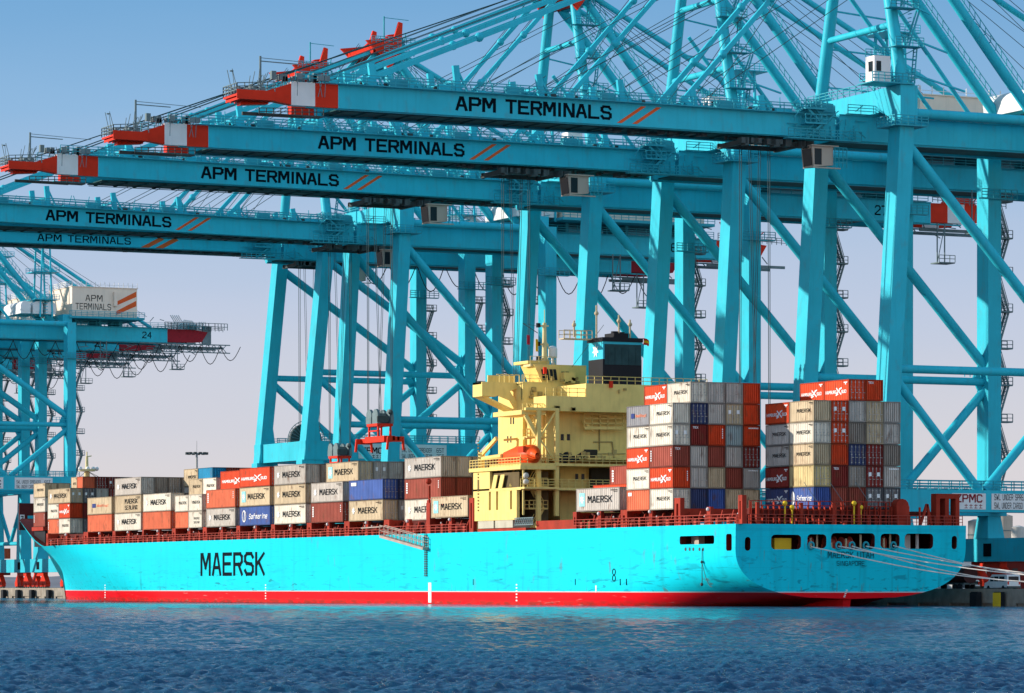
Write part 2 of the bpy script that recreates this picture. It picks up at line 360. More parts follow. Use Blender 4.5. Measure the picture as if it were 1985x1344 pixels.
# ------------------------------------------------------------------ ship
SX, TY, DZ, HB = 212.8, 382.7, 9.9, 16.1                        # port side plane, transom, deck level, half beam
MX = SX + HB
ship = thing('container_ship', 'long cyan container ship with red waterline and yellow deckhouse moored along the quay', 'ship', (MX, TY, 0))
def hull_mat():
    m = mat('hull_paint', (0.006, 0.60, 0.72), 0.45, 0.05, scale=0.08, spec=0.04); t = m.node_tree; n = t.nodes; l = t.links; b = n['Principled BSDF']
    co = n.new('ShaderNodeTexCoord'); sp = n.new('ShaderNodeSeparateXYZ'); l.new(co.outputs['Object'], sp.inputs[0])
    cur = b.inputs['Base Color'].links[0].from_socket
    def mixin(cur, fac, colr):
        x = n.new('ShaderNodeMix'); x.data_type = 'RGBA'; l.new(fac, x.inputs[0]); l.new(cur, x.inputs[6]); x.inputs[7].default_value = (*colr, 1); return x.outputs[2]
    def noi(sc, lo, hi, amt, det=7, dist=0.0):
        mp = n.new('ShaderNodeMapping'); mp.inputs['Scale'].default_value = sc; l.new(co.outputs['Object'], mp.inputs[0])
        z = n.new('ShaderNodeTexNoise'); z.inputs['Scale'].default_value = 1; z.inputs['Detail'].default_value = det; z.inputs['Distortion'].default_value = dist
        l.new(mp.outputs[0], z.inputs['Vector']); q = n.new('ShaderNodeMapRange'); q.inputs[1].default_value = lo; q.inputs[2].default_value = hi
        q.inputs[3].default_value = 0; q.inputs[4].default_value = amt; l.new(z.outputs['Fac'], q.inputs[0]); return q.outputs[0]
    def rng(sock, a, b_, c, d):
        q = n.new('ShaderNodeMapRange'); q.inputs[1].default_value = a; q.inputs[2].default_value = b_; q.inputs[3].default_value = c; q.inputs[4].default_value = d; l.new(sock, q.inputs[0]); return q.outputs[0]
    def mul(a, b_):
        q = n.new('ShaderNodeMath'); q.operation = 'MULTIPLY'; l.new(a, q.inputs[0]); l.new(b_, q.inputs[1]); return q.outputs[0]
    stern = rng(sp.outputs[1], 15, 110, 1.0, 0.40); low = rng(sp.outputs[2], 1.5, 8.0, 1.0, 0.15)
    cur = mixin(cur, mul(noi((0.9, 0.55, 0.05), 0.52, 0.8, 0.5), stern), (0.012, 0.27, 0.31))        # vertical runs
    cur = mixin(cur, mul(mul(noi((0.6, 0.22, 1.6), 0.57, 0.66, 0.75, 12, 0.8), low), stern), (0.008, 0.16, 0.22))     # fender scuffs
    cur = mixin(cur, noi((0.02, 0.16, 6.0), 0.66, 0.72, 0.35), (0.01, 0.33, 0.42))
    cur = mixin(cur, mul(noi((1.3, 0.5, 0.25), 0.64, 0.72, 0.6, 10), stern), (0.13, 0.10, 0.06))        # rust
    cb_ = n.new('ShaderNodeCombineXYZ'); l.new(sp.outputs[1], cb_.inputs[0]); l.new(sp.outputs[2], cb_.inputs[1])
    bk = n.new('ShaderNodeTexBrick'); l.new(cb_.outputs[0], bk.inputs['Vector']); bk.inputs['Scale'].default_value = 1.0; bk.inputs['Brick Width'].default_value = 10.5; bk.inputs['Row Height'].default_value = 2.35; bk.inputs['Mortar Size'].default_value = 0.035
    sc_ = n.new('ShaderNodeMath'); sc_.operation = 'MULTIPLY'; sc_.inputs[1].default_value = 0.22; l.new(bk.outputs['Fac'], sc_.inputs[0])
    cur = mixin(cur, sc_.outputs[0], (0.01, 0.30, 0.38))
    cur = mixin(cur, noi((0.05, 0.045, 0.22), 0.5, 0.7, 0.30, 4), (0.012, 0.46, 0.60))
    cur = mixin(cur, mul(noi((1.5, 0.8, 0.10), 0.62, 0.78, 0.8, 9), low), (0.012, 0.25, 0.30))
    cur = mixin(cur, mul(noi((0.9, 0.30, 2.6), 0.64, 0.69, 0.8, 12, 0.4), low), (0.01, 0.14, 0.18))
    nzr = noi((0.1, 0.35, 0.5), 0.45, 0.75, 0.5)
    redm = n.new('ShaderNodeMix'); redm.data_type = 'RGBA'; l.new(nzr, redm.inputs[0]); redm.inputs[6].default_value = (0.78, 0.006, 0.012, 1); redm.inputs[7].default_value = (0.55, 0.010, 0.02, 1)
    wet = mul(rng(sp.outputs[2], 0.25, 0.75, 1.0, 0.0), noi((0.2, 0.5, 1.5), 0.35, 0.6, 0.7, 8))
    redw = n.new('ShaderNodeMix'); redw.data_type = 'RGBA'; l.new(wet, redw.inputs[0]); l.new(redm.outputs[2], redw.inputs[6]); redw.inputs[7].default_value = (0.10, 0.035, 0.02, 1)
    redn = redw.outputs[2]; redn = mixin(redn, noi((0.9, 0.25, 3.5), 0.66, 0.72, 0.55, 9), (0.45, 0.22, 0.2))
    st = n.new('ShaderNodeMath'); st.operation = 'LESS_THAN'; l.new(sp.outputs[2], st.inputs[0]); st.inputs[1].default_value = 1.82
    wl = mixin(cur, st.outputs[0], (0.62, 0.5, 0.5))
    s2 = n.new('ShaderNodeMath'); s2.operation = 'LESS_THAN'; l.new(sp.outputs[2], s2.inputs[0]); s2.inputs[1].default_value = 1.70
    x = n.new('ShaderNodeMix'); x.data_type = 'RGBA'; l.new(s2.outputs[0], x.inputs[0]); l.new(wl, x.inputs[6]); l.new(redn, x.inputs[7])
    l.new(x.outputs[2], b.inputs['Base Color']); return m
HULL = hull_mat()
def smooth(t): t = min(max(t, 0), 1); return t * t * (3 - 2 * t)
YE = [(-3, 676), (0, 675.6), (1.5, 676.2), (4.2, 677.4), (6.2, 678.6), (8.4, 681.6), (10.2, 686.4), (12, 690.3), (15, 697.8), (17, 701)]
def lut(tab, z):
    if z <= tab[0][0]: return tab[0][1]
    for (a, p), (b, q) in zip(tab, tab[1:]):
        if z <= b: return p + (q - p) * (z - a) / (b - a)
    return tab[-1][1]
def hull():
    rings = []; NZ = 22
    ys = [0, 2, 5, 9, 14, 20, 27, 35, 44, 54, 66, 90, 120, 150]
    for y in ys:                                               # stern run
        t = y / 62; zk = 0.95 - 13 * smooth(t * 0.9) if y else 0.95
        zt = 7.5 - 8 * min(t, 1); bot = max(-3, zk); pts = []
        for j in range(NZ + 1):
            z = bot + (DZ - bot) * (j / NZ) ** 1.25
            if z >= zt: hb = 1
            else:
                qv = (zt - z) / (zt - zk); hb = max(0.0, 1 - qv ** 2.7) ** (1 / 2.7)
            hb = max(hb, 0.012)
            pts.append((HB * hb, TY + y + (0.35 * (1 - z / 10) if y == 0 else 0), z))
        rings.append(pts)
    for i in range(61):                                        # bow: every level runs out to its own stem point
        s = i / 60 if i < 60 else 1; pts = []
        yd = 560 + s * (686 - 560); top = DZ + (5.3 * smooth((yd - 652) / 16)) + 1.2 * smooth((yd - 668) / 18)
        for j in range(NZ + 1):
            z = -3 + (top + 3) * (j / NZ) ** 1.0
            zz = min(max(z, 0), 16); s0 = 0.15 + 0.33 * min(zz / 11, 1); p = 1.5 + 0.9 * min(zz / 12, 1)
            r = max(0, (s - s0) / (1 - s0)); hb = max(1 - r ** p, 0.006)
            pts.append((HB * hb, 560 + s * (lut(YE, z) - 560), z))
        rings.append(pts)
    mb = MB(); m = NZ + 1; vs = []
    for r in rings:
        vs += [(MX - a, b, c) for a, b, c in reversed(r)] + [(MX + a, b, c) for a, b, c in r]
    K = 2 * m; fs = []
    for i in range(len(rings) - 1):
        for j in range(K):
            fs.append((i * K + j, i * K + (j + 1) % K, (i + 1) * K + (j + 1) % K, (i + 1) * K + j))
    fs.append(tuple(range(K))[::-1]); e = (len(rings) - 1) * K; fs.append(tuple(e + j for j in range(K)))
    mb.add(vs, fs, False); return mb
hu = hull().build('hull', HULL, ship)
import bmesh
bm = bmesh.new(); bm.from_mesh(hu.data); bmesh.ops.recalc_face_normals(bm, faces=bm.faces); bm.to_mesh(hu.data); bm.free()
# holes: mooring-deck windows in the transom and two ports in the side
def rounded(x0, x1, z0, z1, r, n=4):
    pts = []
    for cx, cz, a0 in ((x1 - r, z1 - r, 0), (x0 + r, z1 - r, 90), (x0 + r, z0 + r, 180), (x1 - r, z0 + r, 270)):
        for i in range(n + 1): a = R(a0 + 90 * i / n); pts.append((cx + r * math.cos(a), cz + r * math.sin(a)))
    return pts
def tz(y): return PY(1640, y, TY).z
WIN = [(1495, 1553, 1037, 1065, .5), (1565, 1602, 1036, 1063, .5), (1611, 1696, 1034, 1064, .5), (1707, 1744, 1035, 1063, .5), (1754, 1809, 1035, 1064, .5), (1444, 1455, 1041, 1068, .38), (1845, 1855, 1039, 1065, .36)]
room = MB(); room.box(SX + 0.9, SX + 2 * HB - 0.9, TY + 0.75, TY + 16, 5.9, 9.45)
cut = MB(); SLAB = []
for a, b, c, d, r in WIN:
    p = PY(a, d, TY); q2 = PY(b, c, TY); SLAB.append((p.x, q2.x, p.z, q2.z))
    cut.prism([(x, TY - 1, z) for x, z in rounded(p.x, q2.x, p.z, q2.z, r)], (0, 3.2, 0))
for a, b, c, d, r in [(1317, 1384, 1038, 1056, .3), (1407, 1418, 1035, 1068, .3)]:
    p = PX(a, d, SX); q2 = PX(b, c, SX)
    cut.prism([(SX - 1, y, z) for y, z in rounded(min(p.y, q2.y), max(p.y, q2.y), p.z, q2.z, r)], (3.4, 0, 0))
for k, cb in enumerate((room, cut)):
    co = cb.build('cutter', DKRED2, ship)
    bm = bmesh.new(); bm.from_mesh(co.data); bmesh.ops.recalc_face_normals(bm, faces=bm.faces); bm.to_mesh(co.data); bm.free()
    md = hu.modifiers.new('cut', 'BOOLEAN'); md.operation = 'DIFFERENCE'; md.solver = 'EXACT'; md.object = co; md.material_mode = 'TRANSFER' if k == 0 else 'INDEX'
    bpy.context.view_layer.update()
    me = bpy.data.meshes.new_from_object(hu.evaluated_get(bpy.context.evaluated_depsgraph_get()))
    hu.modifiers.clear(); hu.data = me; bpy.data.objects.remove(co)
# smooth the hull skin except at the sharp transom and deck edges
for p in hu.data.polygons: p.use_smooth = True
hu.data.set_sharp_from_angle(angle=R(28))
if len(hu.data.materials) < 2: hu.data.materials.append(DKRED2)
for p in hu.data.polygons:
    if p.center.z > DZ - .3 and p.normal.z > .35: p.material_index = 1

# mooring deck contents
m = MB(); x0, x1, z0, z1 = SLAB[0]
m.box(x0 + 1.1, x0 + 3.4, TY + 1.2, TY + 2.4, 6.0, z0 + 1.35); m.build('winch_cover', YELLO, ship)
for k, (x0, x1, z0, z1) in enumerate(SLAB[1:4]):
    m = MB(); w = x1 - x0; zc = z0 + 0.75
    for i in range(max(1, int(w / 2.2))):
        cx = x0 + 1.0 + i * 2.2
        m.tube((cx - 0.55, TY + 2.1, zc), (cx + 0.55, TY + 2.1, zc), 0.42, 12)
        for e in (-.6, .6): m.tube((cx + e - .04, TY + 2.1, zc), (cx + e + .04, TY + 2.1, zc), 0.75, 14)
        m.box(cx - 0.9, cx + 0.9, TY + 1.8, TY + 2.6, 5.95, zc - 0.2)
    m.build('mooring_winch', mat('winch_red', (.55, .09, .06), .5, .25, rust=.3), ship)
    m = MB()
    for i in range(3): x = x0 + w * (i + .4) / 3; m.tube((x, TY + 1.4, 5.9), (x, TY + 1.4, zc + .5 * i), .14, 8)
    m.split('mooring_post', mat('post_cream', (.7, .55, .35), .5, .1), ship)
m = MB(); x0, x1, z0, z1 = SLAB[4]
m.box(x0 + 1.1, x0 + 2.6, TY + 3, TY + 4, 6.0, z1 - 0.1); m.tube((x0 + .6, TY + 2, 6), (x0 + .6, TY + 2, z1), 0.12); m.tube((x1 - .9, TY + 2.3, 6), (x1 - .9, TY + 2.3, z1), 0.22)
m.build('ventilation_box', WHITE, ship)
m = MB()
for px in (1572, 1625, 1651, 1678, 1731):                      # fairlead rings on the sills
    c = PY(px, 1058, TY - 0.05)
    for i in range(12):
        a = R(30 * i); b2 = R(30 * i + 30)
        m.tube(c + Vector((.36 * math.cos(a), 0, .42 * math.sin(a))), c + Vector((.36 * math.cos(b2), 0, .42 * math.sin(b2))), 0.13, 6)
m.build('fairlead', mat('fairlead_teal', (0.03, .34, .40), .5, .1), ship)
m = MB(); c = PX(1349, 1047, SX)
for i, px in enumerate((1328, 1336, 1343, 1355, 1362)):
    p = PX(px, 1065, SX - .04); m.tube(p, p + Vector((.3, 0, 0)), .22, 8)
m.build('roller_fairlead', STEEL, ship)
m = MB(); p = PX(1412, 1066, SX + 1.3); m.box(SX + 1.0, SX + 1.25, PX(1419, 1, SX).y, PX(1405, 1, SX).y, 5.95, 9.3); m.build('side_door', mat('door_red', (.6, .03, .02), .5, .15), ship)
m = MB(); m.box(SX + 1.5, SX + 2.3, PX(1333, 1, SX).y, PX(1317, 1, SX).y - .2, 5.95, 9.3); m.build('winch_cabinet', CABC, ship)

# lettering and marks on the hull
m = MB(); p = PX(388, 1117, SX - .03); q2 = PX(513, 1073, SX - .03)
write(m, 'MAERSK', (SX - .03, p.y, 4.15), (0, q2.y - p.y, 0), (0, 0, 3.75), 1.05); lt = m.build('ship_lettering', INK, ship)
m = MB(); p = PY(1604, 1082, TY + .05); q2 = PY(1694, 1072, TY)
write(m, 'MAERSK UTAH', (p.x, TY + .02, p.z), (q2.x - p.x, 0, 0), (0, 0.02, .78), .9)
p = PY(1622, 1097, TY); q2 = PY(1676, 1089, TY); write(m, 'SINGAPORE', (p.x, TY + .06, p.z), (q2.x - p.x, 0, 0), (0, .02, .58), .8); m.build('ship_name', mat('faded_lettering', (.006, .075, .10), .7, .4, streak=.5), ship)
m = MB()
p = PX(833, 1147, SX); m.box(SX - .04, SX + .02, p.y - .5, p.y + .5, 0.2, 3.0)
p = PX(1155, 1147, SX); m.box(SX - .03, SX + .02, p.y - .15, p.y + .15, 1.7, 2.6)
for i, px in enumerate((118, 124)): pass
for yb_ in (8, 60, 150, 225, 268):
    for i in range(6): m.box(SX - .03, SX + .02, TY + yb_ - .22, TY + yb_ + .22, .5 + i * .42, .68 + i * .42) if yb_ not in (8, 268) else None
m.build('draught_mark', WLET, ship)
m = MB(); p = PX(1190, 1115, SX)
for dz in (.4, -.4):
    for i in range(10):
        a = R(36 * i); b2 = R(36 * i + 36)
        m.beam((SX - .03, p.y + .42 * math.cos(a), p.z + dz + .38 * math.sin(a)), (SX - .03, p.y + .42 * math.cos(b2), p.z + dz + .38 * math.sin(b2)), .08)
for px in (1115, 1202, 1214, 917): q2 = PX(px, 1130, SX); m.beam((SX - .02, q2.y, q2.z - .3), (SX - .02, q2.y, q2.z + .5), .09)
m.build('tug_mark', INK, ship)
m = MB()
for i in range(9):                                             # draught figures and rudder stock under the counter
    p = PY(1643 - i * 1.2, 1152 + i * 3, TY - .02); z = 2.0 - i * .2
    if z > 1.0: m.box(p.x - .10, p.x + .12, TY + .2, TY + .3, z - .05, z + .05)
m.build('draught_figures', WLET, ship)
m = MB(); m.hexa([(MX - .5, TY + 2.2, -4), (MX + .25, TY + 2.2, -4), (MX + .25, TY + 13, -4), (MX - .5, TY + 13, -4)], [(MX - .75, TY + .9, 1.25), (MX + .35, TY + .9, 1.25), (MX + .35, TY + 13, 1.25), (MX - .75, TY + 13, 1.25)]); m.build('rudder', mat('rudder_red', (.8, .012, .015), .5, .1), ship)

# deck structure: coaming, lashing posts, rails
def yy(px, X=213.0): return PX(px, 1000, X).y
m = MB()
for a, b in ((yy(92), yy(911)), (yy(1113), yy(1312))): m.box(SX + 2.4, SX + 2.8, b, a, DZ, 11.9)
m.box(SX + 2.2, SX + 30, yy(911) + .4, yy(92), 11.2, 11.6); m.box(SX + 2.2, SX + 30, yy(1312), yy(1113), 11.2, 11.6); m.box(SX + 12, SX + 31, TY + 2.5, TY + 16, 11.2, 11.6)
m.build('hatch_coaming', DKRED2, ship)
GAPS = [(87.5, 91), (160, 168.5), (216, 221.5), (273.5, 276.5), (331, 338), (391, 398.5), (456, 463), (523.5, 530.5), (592.5, 601.5), (665, 675), (742, 752), (825, 834), (907, 915), (1108, 1115), (1200.5, 1213), (1304.5, 1316), (1428, 1436)]
for a, b in GAPS:
    y0 = yy(b); y1 = yy(a); h = 12.1 + (1.2 if a > 1290 else 0) + (2.5 if 820 < a < 910 else 0); m = MB(); t = (y1 - y0) * .34
    m.box(SX + .35, SX + .95, y0, y0 + t, DZ, h); m.box(SX + .35, SX + .95, y1 - t, y1, DZ, h)
    m.box(SX + .36, SX + .94, y0 + t, y1 - t, h - .7, h - .01); m.box(SX + .36, SX + .94, y0 + t, y1 - t, DZ, DZ + .55)
    if a < 1420: m.box(SX + .96, SX + 31, y0 + .15, y1 - .15, 11.0, 12.0)
    m.build('lashing_post', DKRED, ship)
rnd = random.Random(11); G = [(a + b) / 2 for a, b in GAPS[:13]] + [(a + b) / 2 for a, b in GAPS[13:]]
m = MB(); cap = MB(); clut = MB()
for a, b in zip(G, G[1:]):
    if 905 < a < 1100: continue
    y0 = yy(b); y1 = yy(a); ym = (y0 + y1) / 2
    m.box(SX + .4, SX + .85, ym - .45, ym + .45, DZ, 12.05); cap.ball((SX + .3, ym, 11.75), .25, 6)
    for k in range(6):
        y = y0 + 1.0 + (y1 - y0 - 2) * k / 5; hgt = rnd.uniform(.9, 1.5)
        m.beam((SX + 1.2, y, DZ), (SX + 1.7, y, 11.6), .18, .3)
        clut.box(SX + .7, SX + 1.3, y - rnd.uniform(.2, .5), y + .2, DZ, DZ + hgt * rnd.uniform(.5, 1))
        if rnd.random() < .35: cap.ball((SX + .9, y + .5, DZ + rnd.uniform(.9, 1.5)), .14, 6)
m.split('deck_bracket', DKRED, ship); cap.split('lamp_cap', mat('lamp_cap_white', (.8, .72, .7), .4), ship); clut.split('deck_fitting', mat('fitting_red', (.45, .07, .045), .6, .3, rust=.3), ship)
m = MB(); m.rail((SX + .12, yy(1428), DZ), (SX + .12, yy(1113), DZ), 1.15, 1.5, .035, 2); m.rail((SX + .12, yy(905), DZ), (SX + .12, yy(95), DZ), 1.15, 1.7, .035, 2)
m.rail((SX + .3, TY + .2, DZ), (SX + 31.8, TY + .2, DZ), 1.15, 1.3, .035, 2); m.build('deck_railing', mat('rail_red', (.42, .07, .05), .6, .2), ship)
# stern platform beams
m = MB(); m.box(SX + 2.5, SX + 22, TY + 1.2, TY + 1.8, DZ + 1.15, DZ + 1.9); m.box(SX + 2.5, SX + 22, TY + 1.8, TY + 2.6, DZ + 1.5, DZ + 1.75); m.box(SX + 2, SX + 26, TY + 3, TY + 3.2, DZ, DZ + 1.0)
m.build('stern_platform', mat('stern_platform_red', (.13, .018, .013), .6, .25, rust=.3), ship)
m = MB()
for k in range(26): x = SX + 2.6 + k * .78; m.box(x, x + .1, TY + .9, TY + 1.19, DZ + (k % 3) * .2, DZ + 2.2 + .5 * (k % 4 == 0))
m.rail((SX + 2.5, TY + 1.15, DZ + 1.2), (SX + 22, TY + 1.15, DZ + 1.2), 1.6, 1.6, .05, 2); m.build('platform_railing', DKRED, ship)
m = MB(); rr = random.Random(6)
for k in range(22):
    a = Vector((SX + rr.uniform(1, 31), TY + rr.uniform(.6, 2.2), DZ)); m.tube(a, a + Vector((0, 0, rr.uniform(.4, 1.3))), rr.uniform(.08, .3), 8)
m.split('deck_bollard', DKRED, ship)
m = MB()
for px in (1590, 1640, 1690): a = PY(px - 32, 935, TY + 2.8); b = PY(px, 982, TY + 2.8); m.beam(a, b, .05)
m.build('lashing_rod', GREY, ship)
m = MB()
m.box(SX + 22.6, SX + 24.4, TY + .5, TY + 2, DZ, DZ + 2.3); m.tube((SX + 23.5, TY + .6, DZ + 2.3), (SX + 23.5, TY + 1.9, DZ + 2.3), .9, 12)
for dx in (28.7, 30.0, 31.5): m.box(SX + dx - .3, SX + dx + .25, TY + .8, TY + 2.0, DZ, DZ + 3.3)
m.box(SX + 28.4, SX + 31.75, TY + .81, TY + 1.99, DZ + 3.3, DZ + 3.9)
m.box(SX + 27.2, SX + 27.4, TY + .8, TY + 1.0, DZ, DZ + 2.2); m.box(SX + 26.0, SX + 26.2, TY + .8, TY + 1.0, DZ, DZ + 2.2)
m.beam((SX + 26.2, TY + 1, DZ), (SX + 27.2, TY + 1, DZ + 2.6), .3); m.beam((SX + 27.2, TY + 1, DZ + 2.6), (SX + 27.8, TY + 1, DZ), .3)
for dx in (3, 9, 13.5, 17): m.box(SX + dx, SX + dx + .4, TY + .3, TY + .7, DZ, DZ + 2.6)
m.split('stern_fairlead_frame', DKRED, ship)
m = MB()
for px, py in ((1521, 976), (1535, 984), (1655, 976), (1668, 984)): p = PY(px, py, TY + .5); m.ball((p.x, p.y, p.z), .32, 8); m.tube((p.x, p.y, p.z - .3), (p.x, p.y, DZ + .1), .12, 6)
m.build('deck_lamp', YELLO, ship)
# boarding ladder and rope ladder on the side
m = MB(); a = PX(738, 1040, SX - .7); b = PX(822, 1064, SX - .7)
a = Vector((SX - .5, a.y, a.z)); b = Vector((SX - .5, b.y, b.z))
m.beam(a, b, .9, .35); m.build('boarding_ladder', GANG, ship)
m = MB(); m.rail(a + Vector((-.4, 0, .1)), b + Vector((-.4, 0, .1)), 1.5, 1.3, .04, 1); m.rail(a + Vector((.4, 0, .1)), b + Vector((.4, 0, .1)), 1.5, 1.3, .04, 1)
a2 = PX(700, 1024, SX - .3); m.beam((SX - .3, a2.y, a2.z), a + Vector((0, 0, 1.4)), .16); m.build('ladder_railing', GANG, ship)
m = MB(); yl = PX(826, 1050, SX).y
for dy in (-.28, .28): m.tube((SX - .12, yl + dy, DZ), (SX - .12, yl + dy, 3.9), .05, 5)
for i in range(18): z = DZ - .3 - i * .33; m.box(SX - .2, SX - .05, yl - .45, yl + .45, z - .05, z + .05)
m.build('rope_ladder', STEEL, ship)
m = MB(); yl = PX(1362, 1060, SX).y; m.path([(SX - .1, yl, 7.0), (SX - .12, yl, 4.6), (SX - .1, yl, 2.6)], .05); m.ball((SX - .15, yl, 5.4), .2, 6); m.ball((SX - .15, yl, 2.7), .22, 6)
m.path([(SX - .1, yl - i * .25, 5.3 - 2.9 * (1 - (1 - i / 10) ** 2)) for i in range(11)], .04); m.build('hanging_line', STEEL, ship)
# davit by the boarding ladder
m = MB(); yl = PX(828, 1000, SX).y; m.box(SX + .1, SX + .7, yl - .6, yl + .6, DZ, 14.2); m.tube((SX + .3, yl, 14), (SX + .3, yl, 16.6), .16); m.ball((SX + .2, yl, 17.2), .45, 8); m.beam((SX + .3, yl, 14.8), (SX + .3, yl - 5, 14.8), .12)
m.beam((SX + .3, yl, 13.9), (SX + .3, yl - 5, 13.9), .12); m.build('ladder_davit', DKRED, ship)
# forecastle: breakwater, mast
BY = 688.0; p = PY(37, 1013, BY); q2 = PY(66, 976, BY)
m = MB(); m.box(p.x, q2.x + 6, BY, BY + .4, p.z - 1.5, q2.z); m.build('breakwater', mat('breakwater_maroon', (.10, .02, .02), .6, .2), ship)
m = MB(); a = PY(38, 1012, BY); b = PY(47, 998, BY); m.box(a.x, b.x, BY - .06, BY - .01, a.z, b.z); sg = m.build('forward_sign', WHITE, ship)
m = MB(); write(m, '7', (a.x + .2, BY - .08, a.z + .25), (b.x - a.x - .4, 0, 0), (0, 0, b.z - a.z - .5), 1.6); m.build('sign_lettering', INK, sg)
m = MB(); a = PY(53, 1016, BY); b = PY(64, 1000, BY); m.box(a.x, b.x, BY - .05, BY - .01, a.z, b.z); m.build('forward_hatch', BLUE, ship)
m = MB(); m.box(217.5, 226, yy(88, 218), yy(66, 218), 12.9, 13.6); m.build('forward_platform', DKRED, ship)
m = MB(); m.box(218, 222, yy(88, 218) + .3, yy(66, 218), 9.9, 12.9); m.build('forward_recess_shade', BLACK, ship)  # black box drawn for the shade in the recess under the platform
m = MB(); MXF = 229.0; ym = PX(168, 960, MXF).y
def zf(py): return PX(168, py, MXF).z
m.tube((MXF, ym, 12), (MXF, ym, zf(915)), 0.75, 12, .55); m.tube((MXF, ym, zf(915)), (MXF, ym, zf(885)), .35, 8, .25); m.tube((MXF, ym, zf(885)), (MXF, ym, zf(876)), .12, 6)
m.tube((MXF, ym, zf(914)), (MXF, ym, zf(910)), 1.6, 12); m.beam((MXF - 1.6, ym, zf(911)), (MXF + 1.8, ym, zf(911)), .3)
m.beam((MXF - .2, ym, zf(886)), (MXF + .9, ym, zf(884)), .2); m.build('foremast', mat('mast_cream', (.72, .60, .30), .5, .08), ship)
m = MB()
for dx in (-1.5, 0, 1.1, 1.8): m.ball((MXF + dx, ym - .5, zf(909)), .42, 8)
m.build('mast_lamp', WHITE, ship)
m = MB()
for dx in (-3, 4.6, 6.0): m.beam((MXF, ym, zf(913)), (MXF + dx, ym + 1, zf(940)), .08)
m.build('mast_stay', STEEL, ship)

# ------------------------------------------------------------------ deckhouse
def pbox(m, x0, x1, y0, y1, z0, z1, mi=0): return m.box(x0, x1, y0, y1, z0, z1, mi)
YA = 452.2                                                    # aft face of the tower
def zy(py, Y=YA, px=1080): return PY(px, py, Y).z
def xy(px, Y=YA): return PY(px, 900, Y).x
YB = 447.0                                                    # aft bulkhead between the wings
m = MB()
tx = xy(1013)                                                 # port face of the tower
m.box(tx, 239, YA, 460, DZ, zy(745)); m.build('house_tower', YEL, ship)
TXP = tx
m = MB(); xb = xy(1052, YB)
m.box(xb, 242, YB, YA - .002, zy(890, YB), zy(790, YB)); m.build('engine_casing', YEL, ship)
m = MB(); YC = 443.2; xc = xy(1058, YC)
m.box(xc, 243, YC, YB - .002, zy(797, YC), zy(768, YC)); m.box(xc + 6.0, 243, YC + .002, YA - .2, zy(768, YC), zy(742, YC)); m.box(xc - 3.6, xc - .01, YC + .1, YA, zy(805, YC), zy(797, YC) + .05); m.build('casing_top', YEL, ship)
# lower decks
ZL1, ZL2 = zy(899, YC, 1100), zy(946, YC, 1100)
m = MB(); m.box(xy(1004, YC), 243, YC - .8, YA, ZL1 - .35, ZL1); m.box(xy(1004, YC), 243, YC - .8, YA, ZL2 - .35, ZL2); m.build('house_deck', YEL, ship)
m = MB(); m.box(xy(1085, YB + .6), 242, YB + .6, YA - .01, DZ, ZL1 - .36); m.build('lower_house', YEL, ship)
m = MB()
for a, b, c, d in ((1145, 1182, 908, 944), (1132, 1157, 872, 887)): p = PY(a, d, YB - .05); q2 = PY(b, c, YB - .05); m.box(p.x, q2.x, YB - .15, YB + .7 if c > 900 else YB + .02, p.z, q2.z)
m.build('opening_shade', mat('opening_dark', (.05, .045, .035), .8, .2), ship)  # dark boxes put the shade inside the openings into colour
# lattice legs at the aft corner
m = MB(); zt_ = zy(797, YC)
for px in (1043, 1078): x = xy(px, YC - .3); m.box(x - .28, x + .28, YC - .6, YC - .05, DZ + (2 if px > 1060 else 0), zt_)
m.box(xy(1015, YC), xy(1080, YC), YC - .62, YC - .04, zt_, zt_ + .35)
m.beam(PY(1045, 850, YC - .3), PY(1075, 800, YC - .3), .22); m.beam(PY(1045, 850, YC - .3), PY(1080, 902, YC - .3), .22)
m.beam(PY(1018, 805, YC), PY(1045, 855, YC), .5)
for px in (1060, 1028): x = xy(px, YC + 3); m.box(x - .15, x + .15, YC + 3, YC + 3.3, ZL1, zt_)
m.build('support_frame', YEL, ship)
# port-side stair tower with slots (ship's side)
SP = 213.3; ya_, yf_ = PX(1010, 950, SP).y, PX(917, 950, SP).y
def zs(py, px=960): return PX(px, py, SP).z
m = MB(); z0h, z1h, z2h, z3h = zs(1009), zs(991), zs(947), zs(913)
slots = [(926, 3), (947, 4), (961, 4), (988, 4)]
edges = [yf_]; fr = PX(1001, 950, SP).y
cuts = []
for px, w in slots[1:]: cuts.append((PX(px + w, 950, SP).y, PX(px, 950, SP).y))
ycur = yf_
m.box(SP, SP + .4, fr, yf_, z0h, zs(989)); m.box(SP, SP + .4, fr, yf_, zs(953), z2h)
for a, b in cuts: m.box(SP, SP + .4, b, ycur, zs(989), zs(953)); ycur = a
m.box(SP, SP + .4, fr, ycur, zs(989), zs(953))
yu = PX(949, 950, SP).y; m.box(SP, SP + .4, yu, yf_, z2h, z3h)
m.box(SP - .3, SP + 5, PX(1012, 1, SP).y, yf_ + .8, z3h, z3h + .5); m.box(SP, SP + 5.2, PX(1016, 1, SP).y, yf_, z2h - .25, z2h)
m.box(SP + .42, SP + 5.4, yf_ - .4, yf_, DZ, z3h)
for px in (953, 968, 985): y = PX(px, 930, SP).y; m.beam((SP + .3, y, z2h), (SP + 2.0, y + 2.5, z3h), .35)
for px in (952, 965): y = PX(px, 940, SP).y; m.prism([(SP, y, z2h), (SP, y - 1.2, z2h), (SP, y - 2.0, z2h + 1.8), (SP, y - .8, z2h + 1.8)], (.12, 0, 0))
m.tube((SP + .3, ya_ + 1.6, 11.5), (SP + .3, ya_ + 1.6, z2h), .22, 8); m.tube((SP + .3, ya_, 12), (SP + .3, ya_, z3h), .15, 8)
m.build('side_house', YEL, ship)
